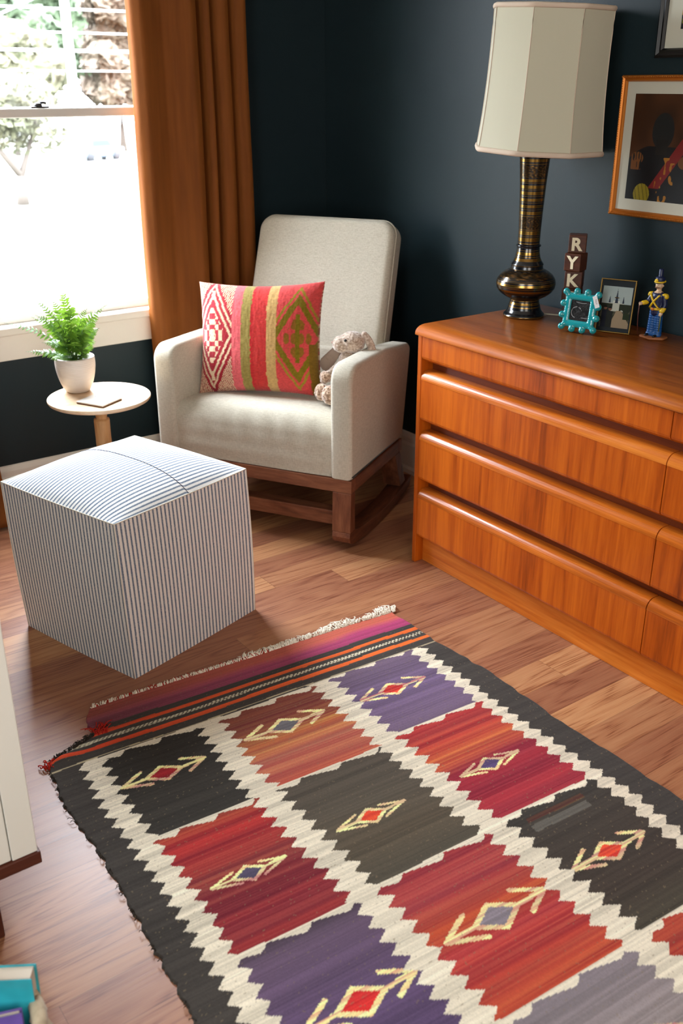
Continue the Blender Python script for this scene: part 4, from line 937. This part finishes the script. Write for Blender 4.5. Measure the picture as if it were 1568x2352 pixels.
# ------------------------------------------------------------------ painted soldier figurine
def build_soldier():
    root = thing('soldier_figurine', 'painted toy soldier figurine in blue and yellow leaning on a stick', 'figurine', (2.236, 1.652, 0.7784), math.radians(-88)); root.scale = (1.28, 1.28, 1.0)
    skin = mat('painted_skin', lin((206, 172, 138)), 0.5); blue = mat('painted_royal_blue', lin((20, 74, 132)), 0.4); navy = mat('painted_navy', lin((16, 26, 62)), 0.4)
    yel = mat('painted_yellow', lin((206, 168, 20)), 0.4); brown = mat('painted_brown', lin((82, 36, 24)), 0.5); orange = mat('painted_ochre_base', lin((150, 88, 44)), 0.6); blk = mat('painted_black', lin((18, 18, 20)), 0.35)
    def part(name, fn, m, vox=0.0012, parent=root, sm=3):
        bm = bmesh.new(); fn(bm); o = obj(name, bm, m, parent); remesh(o, vox, sm) if vox else None; return o
    def cap(bm, a, b, ra, rb, n=10):
        a, b = Vector(a), Vector(b)
        for k in range(n+1): ball(bm, a.lerp(b, k/n), ra+(rb-ra)*k/n, 2)
    bm = prism(rpoly([(-0.028, -0.016), (0.006, -0.026), (0.030, -0.008), (0.026, 0.016), (-0.012, 0.020)], 0.006, 3), 0, 0.006, 'z', bev=0.0015); obj('base', bm, orange, root)
    def body(bm):   # one continuous figure: legs, trunk, arms, hands, head
        cap(bm, (-0.008, 0, 0.012), (-0.005, 0, 0.07), 0.0062, 0.0072); cap(bm, (0.008, 0, 0.012), (0.006, 0, 0.07), 0.0062, 0.0072)
        cap(bm, (0, 0, 0.075), (0, 0, 0.118), 0.0105, 0.0115); cap(bm, (0, 0, 0.12), (0, 0, 0.133), 0.006, 0.005)
        ball(bm, (0, -0.001, 0.142), (0.0082, 0.0090, 0.0115), 2); ball(bm, (0, -0.0105, 0.1405), (0.002, 0.003, 0.003), 1)
        for s in (-1, 1): ball(bm, (s*0.0085, 0.001, 0.142), (0.0015, 0.002, 0.0032), 1)
        cap(bm, (-0.013, 0, 0.116), (-0.019, -0.004, 0.098), 0.0048, 0.0042, 6); cap(bm, (-0.019, -0.004, 0.098), (-0.024, -0.018, 0.093), 0.0042, 0.0034, 6); ball(bm, (-0.026, -0.022, 0.092), (0.0045, 0.0042, 0.0052), 2)
        cap(bm, (0.014, 0, 0.116), (0.018, 0, 0.094), 0.0048, 0.0042, 6); cap(bm, (0.018, 0, 0.094), (0.017, -0.006, 0.076), 0.0042, 0.0034, 6); ball(bm, (0.017, -0.008, 0.070), (0.0042, 0.0042, 0.0052), 2)
        for k in range(4): cap(bm, (0.0145+0.0018*k, -0.011, 0.069), (0.014+0.0018*k, -0.010, 0.0645), 0.0012, 0.001, 3); cap(bm, (-0.028, -0.0235, 0.095-0.0022*k), (-0.0245, -0.0265, 0.0948-0.0022*k), 0.0012, 0.001, 3)
    part('body', body, skin, 0.0009, sm=2)
    part('trousers', lambda bm: (cap(bm, (-0.009, 0, 0.012), (-0.006, 0, 0.075), 0.0090, 0.0094), cap(bm, (0.009, 0, 0.012), (0.006, 0, 0.075), 0.0090, 0.0094), cap(bm, (-0.010, -0.001, 0.0105), (0.010, -0.001, 0.0105), 0.0088, 0.0088)), blue)
    part('boots', lambda bm: (cap(bm, (-0.010, -0.006, 0.0092), (-0.010, -0.015, 0.0084), 0.0042, 0.0032, 4), cap(bm, (0.010, -0.006, 0.0092), (0.010, -0.015, 0.0084), 0.0042, 0.0032, 4)), blk)
    part('coat', lambda bm: (cap(bm, (0, 0, 0.070), (0, 0, 0.114), 0.0125, 0.0142), ball(bm, (-0.008, 0, 0.118), 0.0075), ball(bm, (0.008, 0, 0.118), 0.0075), cap(bm, (-0.014, 0, 0.115), (-0.0195, -0.004, 0.098), 0.0065, 0.0058, 6), cap(bm, (-0.0195, -0.004, 0.098), (-0.0225, -0.012, 0.094), 0.0058, 0.0052, 6), cap(bm, (0.015, 0, 0.115), (0.0185, 0, 0.094), 0.0066, 0.0058, 6), cap(bm, (0.0185, 0, 0.094), (0.0175, -0.004, 0.081), 0.0058, 0.005, 6)), navy)
    def belts(bm):
        for s in (-1, 1):
            pts = []
            for k in range(12):
                q = k/11; x = s*(0.011-0.022*q); pts.append((x, -math.sqrt(max(1e-6, 0.0152**2-x*x))-0.0002+0.001*q, 0.119-0.036*q))
            tube(bm, pts, 0.0026, 6, 0.8)
    part('crossed_belts', belts, yel, 0)
    bm = lathe([(0.0138, 0.078), (0.0145, 0.079), (0.0145, 0.083), (0.0138, 0.084)], 24); obj('waist_belt', bm, yel, root)
    part('belt_buckle', lambda bm: box(bm, -0.003, 0.003, -0.0165, -0.014, 0.0775, 0.0845, bev=0.0006), mat('painted_orange', lin((176, 96, 30)), 0.4), 0)
    for s in (-1, 1): part('epaulette', lambda bm, s=s: (ball(bm, (s*0.0165, 0, 0.1195), (0.0075, 0.007, 0.0040), 2), ball(bm, (s*0.0205, 0, 0.1145), (0.0042, 0.0062, 0.0065), 2)), yel)
    part('cuff', lambda bm: cap(bm, (-0.0215, -0.010, 0.0945), (-0.0235, -0.0155, 0.0935), 0.0064, 0.0064, 3), yel); part('cuff', lambda bm: cap(bm, (0.0178, -0.003, 0.083), (0.0172, -0.006, 0.0775), 0.0062, 0.0062, 3), yel)
    part('moustache', lambda bm: (cap(bm, (0, -0.0100, 0.1368), (-0.0062, -0.0075, 0.1375), 0.0016, 0.0009, 5), cap(bm, (0, -0.0100, 0.1368), (0.0062, -0.0075, 0.1375), 0.0016, 0.0009, 5)), brown, 0.0006)
    for s in (-1, 1): part('eye', lambda bm, s=s: ball(bm, (s*0.0032, -0.0093, 0.1435), 0.0007, 1), blk, 0)
    hat = obj('hat', lathe([(0.0088, 0.149), (0.0096, 0.152), (0.0100, 0.162), (0.0094, 0.164), (0.0052, 0.165), (0.0046, 0.170), (0.0050, 0.184), (0.0040, 0.1855), (0.001, 0.186)], 24), navy, root)
    part('hat_band', lambda bm: (tube(bm, [(0.0098*math.cos(a*PI/8), 0.0098*math.sin(a*PI/8), 0.1525+(0.0012*math.sin(a*PI/8))) for a in range(17)], 0.0028, 6, 0.9), ball(bm, (-0.002, -0.0105, 0.156), (0.0045, 0.002, 0.005), 2)), yel, 0, hat)
    part('hat_visor', lambda bm: ball(bm, (0, -0.008, 0.1488), (0.0078, 0.0065, 0.0014), 2), blk, 0, hat)
    part('walking_stick', lambda bm: tube(bm, [(-0.0262, -0.0255, 0.098), (-0.0268, -0.0255, 0.06), (-0.028, -0.022, 0.035), (-0.0275, -0.018, 0.0062)], 0.0011, 6), brown, 0)
    part('sword', lambda bm: tube(bm, [(0.0185, -0.010, 0.070), (0.0175, -0.009, 0.045), (0.0165, -0.008, 0.022)], 0.0009, 6), mat('painted_olive', lin((120, 116, 20)), 0.4), 0)
build_soldier()

# ------------------------------------------------------------------ wall pictures (face -x)
def wall_frame(name, label, yl, zb, w_, h_, fm, fw, fd, matw, fn, artm, bead=False):
    """yl: far (left in view) edge; picture extends towards -y; local x runs towards -y"""
    root = thing(name, label, 'picture', (WX-0.001, yl-w_/2, zb), -PI/2)
    prof = [(0, 0), (0, fd*0.8), (fw*0.25, fd), (fw*0.55, fd*0.72), (fw*0.8, fd*0.8), (fw, fd*0.5), (fw, 0)]
    bm = bmesh.new(); n = len(prof)
    corners = [(-w_/2, 0, 1, 1), (w_/2, 0, -1, 1), (w_/2, h_, -1, -1), (-w_/2, h_, 1, -1)]
    rings = [[bm.verts.new((cx_+sx*a, -d, cz_+sz*a)) for a, d in prof] for cx_, cz_, sx, sz in corners]
    for i in range(4):
        A, B = rings[i], rings[(i+1) % 4]
        for k in range(n): bm.faces.new((A[k], A[(k+1) % n], B[(k+1) % n], B[k]))
    bmesh.ops.recalc_face_normals(bm, faces=bm.faces[:]); fr_ = obj('frame', bm, fm, root, smooth=False)
    if bead:
        bm = bmesh.new(); N = int(h_/0.006)
        for s in (-1, 1):
            for k in range(N): ball(bm, (s*(w_/2-fw*0.28), -fd, (k+0.5)*h_/N), (0.0022, 0.0018, 0.0024), 1)
        N = int(w_/0.006)
        for s in (fw*0.28, h_-fw*0.28):
            for k in range(N): ball(bm, (-w_/2+(k+0.5)*w_/N, -fd, s), (0.0024, 0.0018, 0.0022), 1)
        obj('beading', bm, fm, fr_)
    iw, ih = w_-2*fw, h_-2*fw
    bxo('mat_board', (-iw/2-0.002, iw/2+0.002, -fd*0.35, -0.001, fw-0.002, h_-fw+0.002), matboard, root, 0)
    aw, ah = iw-2*matw, ih-2*matw
    picture('art_print', aw, ah, fn, artm, root, loc=(0, -fd*0.35-0.0008, fw+matw), n=220)
    return root
def portrait(x, y):     # a dark painted bust against brown with ochre and red brushwork, plain shapes only
    c = np.tile(L(58, 32, 14), (len(x), 1))*(0.6+0.9*vnoise(x*5, y*5, 101))[:, None]
    c[(y < 0.52) & (np.hypot((x-0.5)/0.62, (y-0.18)/0.36) < 1)] = L(16, 16, 18)
    c[np.hypot((x-0.50)/0.17, (y-0.66)/0.17) < 1] = L(26, 27, 27)
    c[(np.abs(x-0.5) < 0.09) & (y > 0.44) & (y < 0.58)] = L(24, 22, 20)
    k = (np.hypot((x-0.13)/0.10, (y-0.40)/0.06) < 1) | ((np.abs(x-0.12) < 0.08) & (y < 0.40) & (y > 0.29)); c[k & (vnoise(x*60, y*12, 102) > 0.35)] = L(104, 62, 24)
    k = (np.hypot((x-0.88)/0.10, (y-0.38)/0.06) < 1); c[k] = L(96, 58, 24)
    d = (y-0.10)-(x-0.42)*1.05; c[(np.abs(d) < 0.09) & (y < 0.62) & (y > 0.12)] = L(110, 20, 20)
    k = (vnoise(x*22, y*22, 103) > 0.7) & (np.abs(x-0.6) < 0.15) & (y < 0.42); c[k] = L(148, 98, 24)
    k = np.hypot((x-0.26)/0.13, (y-0.06)/0.10) < 1; c[k] = L(132, 118, 30); c[k & (np.abs(np.sin(x*50+y*20)) < 0.2)] = L(60, 50, 16)
    return c
def poster(x, y):
    c = np.tile(L(120, 26, 28), (len(x), 1)); c[y < 0.34] = L(160, 118, 20); c[y < 0.12] = L(30, 28, 34)
    c[(y < 0.09) & (y > 0.05) & (np.abs(((x*14) % 1)-0.5) < 0.3)] = L(110, 112, 40); c[np.hypot(x-0.5, (y-0.66)) < 0.2] = L(196, 168, 120); return c
gold2 = gold
wall_frame('gilt_picture_frame', 'gilt beaded frame with ivory mat around a dark painted bust, at the right edge', 1.924, 1.074, 0.30, 0.364, gold2, 0.016, 0.018, 0.030, portrait, vmat('portrait_print', 0.5, 0, 0.3), bead=True)
wall_frame('black_picture_frame', 'black frame with ivory mat and red and yellow print in the top right corner', 1.825, 1.479, 0.30, 0.40, black_gloss, 0.022, 0.02, 0.044, poster, vmat('poster_print', 0.5, 0, 0.3))

# ------------------------------------------------------------------ white cabinet, basket of books (left edge)
def build_cabinet():
    root = thing('white_cabinet', 'white cabinet with dark wooden plinth and leg at the left edge', 'cabinet', (0, 0, 0))
    X1, Y0, Y1, ZB = 0.343, 1.405, 1.86, 0.176
    bxo('body', (-0.56, X1, Y0+0.016, Y1, ZB, 0.86), cab_white, root, 0.002)
    bxo('stile', (X1-0.045, X1, Y0, Y0+0.0155, ZB, 0.86), cab_white, root, 0.0015); bxo('stile', (-0.56, -0.515, Y0, Y0+0.0155, ZB, 0.86), cab_white, root, 0.0015)
    for a, b in ((-0.514, -0.108), (-0.106, X1-0.0465)): bxo('door', (a, b, Y0+0.001, Y0+0.0155, ZB+0.002, 0.858), cab_white, root, 0.0015)
    br = wood('dark_plinth_wood', lin((44, 20, 14)), lin((74, 34, 24)), lin((92, 48, 34)), (0.1, 1, 1), 0.4)
    bxo('plinth', (-0.565, X1+0.004, Y0-0.004, Y1, ZB-0.026, ZB-0.0005), br, root, 0.002)
    for x in (-0.50, 0.268):
        for y in (Y0+0.02, Y1-0.06): bxo('leg', (x-0.045, x, y, y+0.045, 0, ZB-0.0265), br, root, 0.003)
build_cabinet()
def build_basket():
    root = thing('woven_basket', 'beige woven basket on the floor at the bottom left corner', 'basket', (0.10, 1.085, 0))
    bm = bmesh.new(); bk_ = fabric('beige_chunky_yarn', lin((196, 178, 150)), lin((150, 130, 104)), 60, 0.95, 0.8)
    for k in range(11):
        z = 0.014+0.0185*k; r = 0.118+0.010*math.sin(k/10*2.2); pts = []
        for i in range(49):
            a = 2*PI*i/48; rr_ = r+0.004*math.sin(i*PI*1.0+k*1.57); pts.append((rr_*math.cos(a), rr_*math.sin(a), z+0.002*math.sin(i*2+k)))
        tube(bm, pts, 0.0115, 8)
    merge(bm, lathe([(0.001, 0.004), (0.115, 0.004), (0.115, 0.012), (0.001, 0.012)], 32, cap=False))
    obj('basket_body', bm, bk_, root)
build_basket()
def book(name, label, dims, loc, rot, cover, group=None, spine=None):
    root = thing(name, label, 'book', loc, 0, group); root.rotation_euler = rot; w_, t_, h_ = dims
    cm = mat(name+'_cover', lin(cover), 0.3, coat=0.3)
    n_c = noise(cm, mapping(cm, (1, 1, 1)), 14, 2); setc(cm, ramp(cm, n_c, [(0.35, lin(tuple(int(v*0.72) for v in cover))), (0.65, lin(cover))]))
    bxo('cover', (-w_/2, w_/2, -t_/2, -t_/2+0.002, 0, h_), cm, root, 0.0006); bxo('cover', (-w_/2, w_/2, t_/2-0.002, t_/2, 0, h_), cm, root, 0.0006)
    bxo('spine', (-w_/2-0.001, -w_/2+0.002, -t_/2, t_/2, 0, h_), cm, root, 0.0006)
    bxo('pages', (-w_/2+0.0025, w_/2-0.004, -t_/2+0.0022, t_/2-0.0022, 0.003, h_-0.003), mat(name+'_pages', lin((216, 204, 188)), 0.9), root, 0)
book('picture_book', 'upright book with teal cover standing in the woven basket', (0.17, 0.030, 0.235), (0.154, 1.123, 0.014), (-0.06, 0, math.radians(-32)), (52, 176, 190), 'books in the basket')
book('picture_book.001', 'book with purple cover leaning in front of the teal one', (0.15, 0.012, 0.205), (0.125, 1.070, 0.014), (-0.10, 0, math.radians(-20)), (112, 88, 168), 'books in the basket')
book('picture_book.002', 'thin book with red cover behind the teal one in the basket', (0.12, 0.010, 0.245), (0.035, 1.180, 0.014), (-0.02, 0, math.radians(-4)), (196, 60, 50), 'books in the basket')

# ------------------------------------------------------------------ outdoors
GZ = -1.2
gr = mat('pale_lawn', lin((176, 178, 160)), 0.95)
setc(gr, mix(gr, noise(gr, mapping(gr, (1, 1, 1)), 0.35, 3), lin((74, 82, 62)), lin((112, 108, 98))))
tag(bxo('lawn', (-60, 140, WY+0.6, 200, GZ-0.3, GZ), gr, bev=0), 'pale lawn outside the window', 'ground', kind='structure')
road = mat('road_asphalt', lin((98, 96, 95)), 0.9)
tag(bxo('street', (-60, 140, 30, 37, GZ+0.005, GZ+0.03), road, bev=0), 'pale street across the lawn outside the window', 'street', kind='structure')
def leafm(name, a, b):
    m = mat(name, lin(a), 0.8); setc(m, mix(m, noise(m, mapping(m, (1, 1, 1)), 1.5, 3), lin(a), lin(b))); return m
G1 = leafm('green_foliage', (40, 54, 34), (60, 72, 46)); G2 = leafm('autumn_foliage', (76, 56, 46), (66, 62, 46)); G3 = leafm('yellow_green_foliage', (54, 66, 38), (82, 70, 56)); bark = mat('grey_bark', lin((74, 66, 60)), 0.9)
def crown(bm, c, r, n, leaf, rnd):
    for _ in range(n):
        d = Vector((rnd.gauss(0, 1), rnd.gauss(0, 1), rnd.gauss(0, 1))).normalized()*rnd.random()**0.4
        p = Vector(c)+Vector((d.x*r[0], d.y*r[1], d.z*r[2])); a = Vector((rnd.gauss(0, 1), rnd.gauss(0, 1), rnd.gauss(0, 1))).normalized(); b = a.orthogonal().normalized(); s = leaf*rnd.uniform(0.5, 1.2)
        vs = [bm.verts.new(p+a*s), bm.verts.new(p+b*s*0.6), bm.verts.new(p-a*s), bm.verts.new(p-b*s*0.6)]; bm.faces.new(vs)
def tree(name, label, x, y, h, r, m, leaf=0.35, n=900, group=None, seed=0, clumps=9, fork=False):
    rnd = random.Random(seed); root = thing(name, label, 'tree', (x, y, GZ), 0, group); bm = bmesh.new(); leaf *= 1.0; n = int(n*1.6)
    if fork:
        tube(bm, [(0, 0, 0), (0.03, 0, h*0.25)], [0.16, 0.11], 8); tube(bm, [(0.03, 0, h*0.25), (-0.45, 0, h*0.5), (-0.95, 0, h*0.72)], [0.09, 0.06, 0.03], 8); tube(bm, [(0.03, 0, h*0.25), (0.3, 0.1, h*0.45), (0.55, 0, h*0.72)], [0.09, 0.06, 0.03], 8)
    else: tube(bm, [(0, 0, 0), (0.05, 0, h*0.4), (0, 0, h*0.8)], [h*0.03, h*0.022, h*0.01], 8)
    obj('trunk', bm, bark, root); bm = bmesh.new()
    for k in range(clumps):
        a = rnd.uniform(0, 2*PI); q = rnd.random(); c = (math.cos(a)*r*0.6*q**0.5, math.sin(a)*r*0.6*q**0.5, h*rnd.uniform(0.6, 0.95) if fork else h*rnd.uniform(0.35, 0.95)); crown(bm, c, (r*0.5, r*0.5, r*0.35), n//clumps, leaf, rnd)
        if not fork:
            b9 = bmesh.new(); ball(b9, (0, 0, 0), (r*0.46, r*0.46, r*0.33), 4)
            for v in b9.verts: v.co *= 1+0.55*mn.noise(v.co*(2.2/r)+Vector((k*3.1, seed, 0)))+0.30*mn.noise(v.co*(9/r)+Vector((k, 0, seed)))
            b9.transform(Matrix.Translation(c)); merge(bm, b9)
    obj('crown', bm, m, root, smooth=False)
tree('garden_tree', 'small forked tree with sparse crown on the lawn outside', 7.9, 23.9, 2.6, 1.5, G3, 0.10, 1600, seed=1, fork=True)
tree('street_tree', 'dense green tree at the far left beyond the street', 18.2, 57, 10.5, 3.2, G1, 0.5, 3600, 'trees beyond the street', 2, 16)
tree('street_tree.001', 'green tree behind the utility pole', 24.2, 62, 10.5, 3.2, G1, 0.5, 2600, 'trees beyond the street', 3, 16)
tree('street_tree.002', 'reddish autumn tree right of the utility pole', 18.1, 41, 6.2, 1.7, G2, 0.4, 2200, 'trees beyond the street', 4, 14)
tree('street_tree.003', 'low yellow-green tree left of the white house', 13.6, 41, 4.6, 2.2, G3, 0.35, 2200, 'trees beyond the street', 5, 14)
tree('street_tree.005', 'mid-height green tree filling the gap behind the pole', 29.0, 72, 11, 3.2, G1, 0.5, 2200, 'trees beyond the street', 8, 16)
tree('street_tree.004', 'pale green tree at the right of the window view', 33.6, 76, 11.0, 3.2, G3, 0.45, 2000, 'trees beyond the street', 6, 14)
def build_pole():
    root = thing('utility_pole', 'pale wooden utility pole with crossarm seen through the window', 'utility pole', (11.82, 30, GZ))
    pw = mat('weathered_pole', lin((214, 208, 200)), 0.9)
    obj('post', tube(bmesh.new(), [(0, 0, 0), (0, 0, 9.5)], [0.14, 0.10], 12), pw, root); bxo('crossarm', (-1.2, 1.2, -0.06, 0.06, 8.2, 8.35), pw, root, 0.01)
build_pole()
wm = mat('pale_cable', lin((190, 192, 196)), 0.8)
for k, (z, y_, rad, lb) in enumerate(((2.28, 29.75, 0.035, 'thick pale overhead cable crossing the window view low down'), (2.75, 29.75, 0.018, 'thin overhead wire, lowest of the thin ones'), (3.35, 29.75, 0.022, 'thin overhead wire in the middle of the view'), (1.75, 29.7, 0.012, 'faint overhead wire just above the sash rail'))):
    bm = bmesh.new(); tube(bm, [(-2+i*2.5, y_, z+0.0007*(i*2.5-16)**2) for i in range(14)], rad, 6); tag(obj('overhead_wire', bm, wm), lb, 'wire', 'overhead wires by the pole')
bm = bmesh.new(); tube(bm, [(4.0, 26, 1.0), (11.60, 29.85, 3.9)], 0.025, 6); tag(obj('guy_wire', bm, wm), 'slanting guy wire running up to the utility pole', 'wire')
def build_house():
    root = thing('house', 'white house with pale hipped roof beyond the street', 'house', (18.6, 46, GZ)); hw = mat('white_siding', lin((230, 230, 228)), 0.9)
    bxo('walls', (-2.0, 1.9, 0, 4, 0, 0.9), hw, root, 0)
    bm = bmesh.new(); v = [bm.verts.new(p) for p in ((-2.4, -0.4, 0.9), (2.3, -0.4, 0.9), (2.3, 4.4, 0.9), (-2.4, 4.4, 0.9), (-0.9, 2, 2.2), (0.8, 2, 2.2))]
    for f in ((0, 1, 5, 4), (1, 2, 5), (2, 3, 4, 5), (3, 0, 4), (0, 3, 2, 1)): bm.faces.new([v[i] for i in f])
    obj('roof', bm, hw, root, smooth=False); bxo('door', (-0.5, 0.5, -0.03, 0, 0, 0.9), mat('house_door', lin((180, 170, 160)), 0.7), root, 0)
build_house()
def build_car():
    root = thing('parked_car', 'grey car parked on the far side of the lawn', 'car', (15.0, 36.4, GZ+0.03), 0.3)
    cp = mat('grey_car_paint', lin((62, 70, 80)), 0.5); dk = mat('car_glass', lin((34, 40, 48)), 0.3); ty = mat('tyre_rubber', lin((36, 36, 38)), 0.9)
    obj('body', prism(rpoly([(-1.0, 0.12), (1.0, 0.12), (1.0, 0.42), (0.55, 0.48), (0.3, 0.75), (-0.55, 0.75), (-0.8, 0.48), (-1.0, 0.44)], 0.06, 3), -0.4, 0.4, 'y', bev=0.03), cp, root)
    for s in (-1, 1): obj('side_window', prism([(-0.5, 0.5), (0.4, 0.5), (0.25, 0.7), (-0.48, 0.7)], s*0.401, s*0.405, 'y'), dk, root, smooth=False)
    for x in (-0.62, 0.6):
        for s in (-1, 1): obj('wheel', lathe([(0.03, -0.06), (0.16, -0.06), (0.16, 0.06), (0.03, 0.06)], 20, Matrix.Translation((x, s*0.36, 0.16)) @ Matrix.Rotation(PI/2, 4, 'X')), ty, root)
build_car()
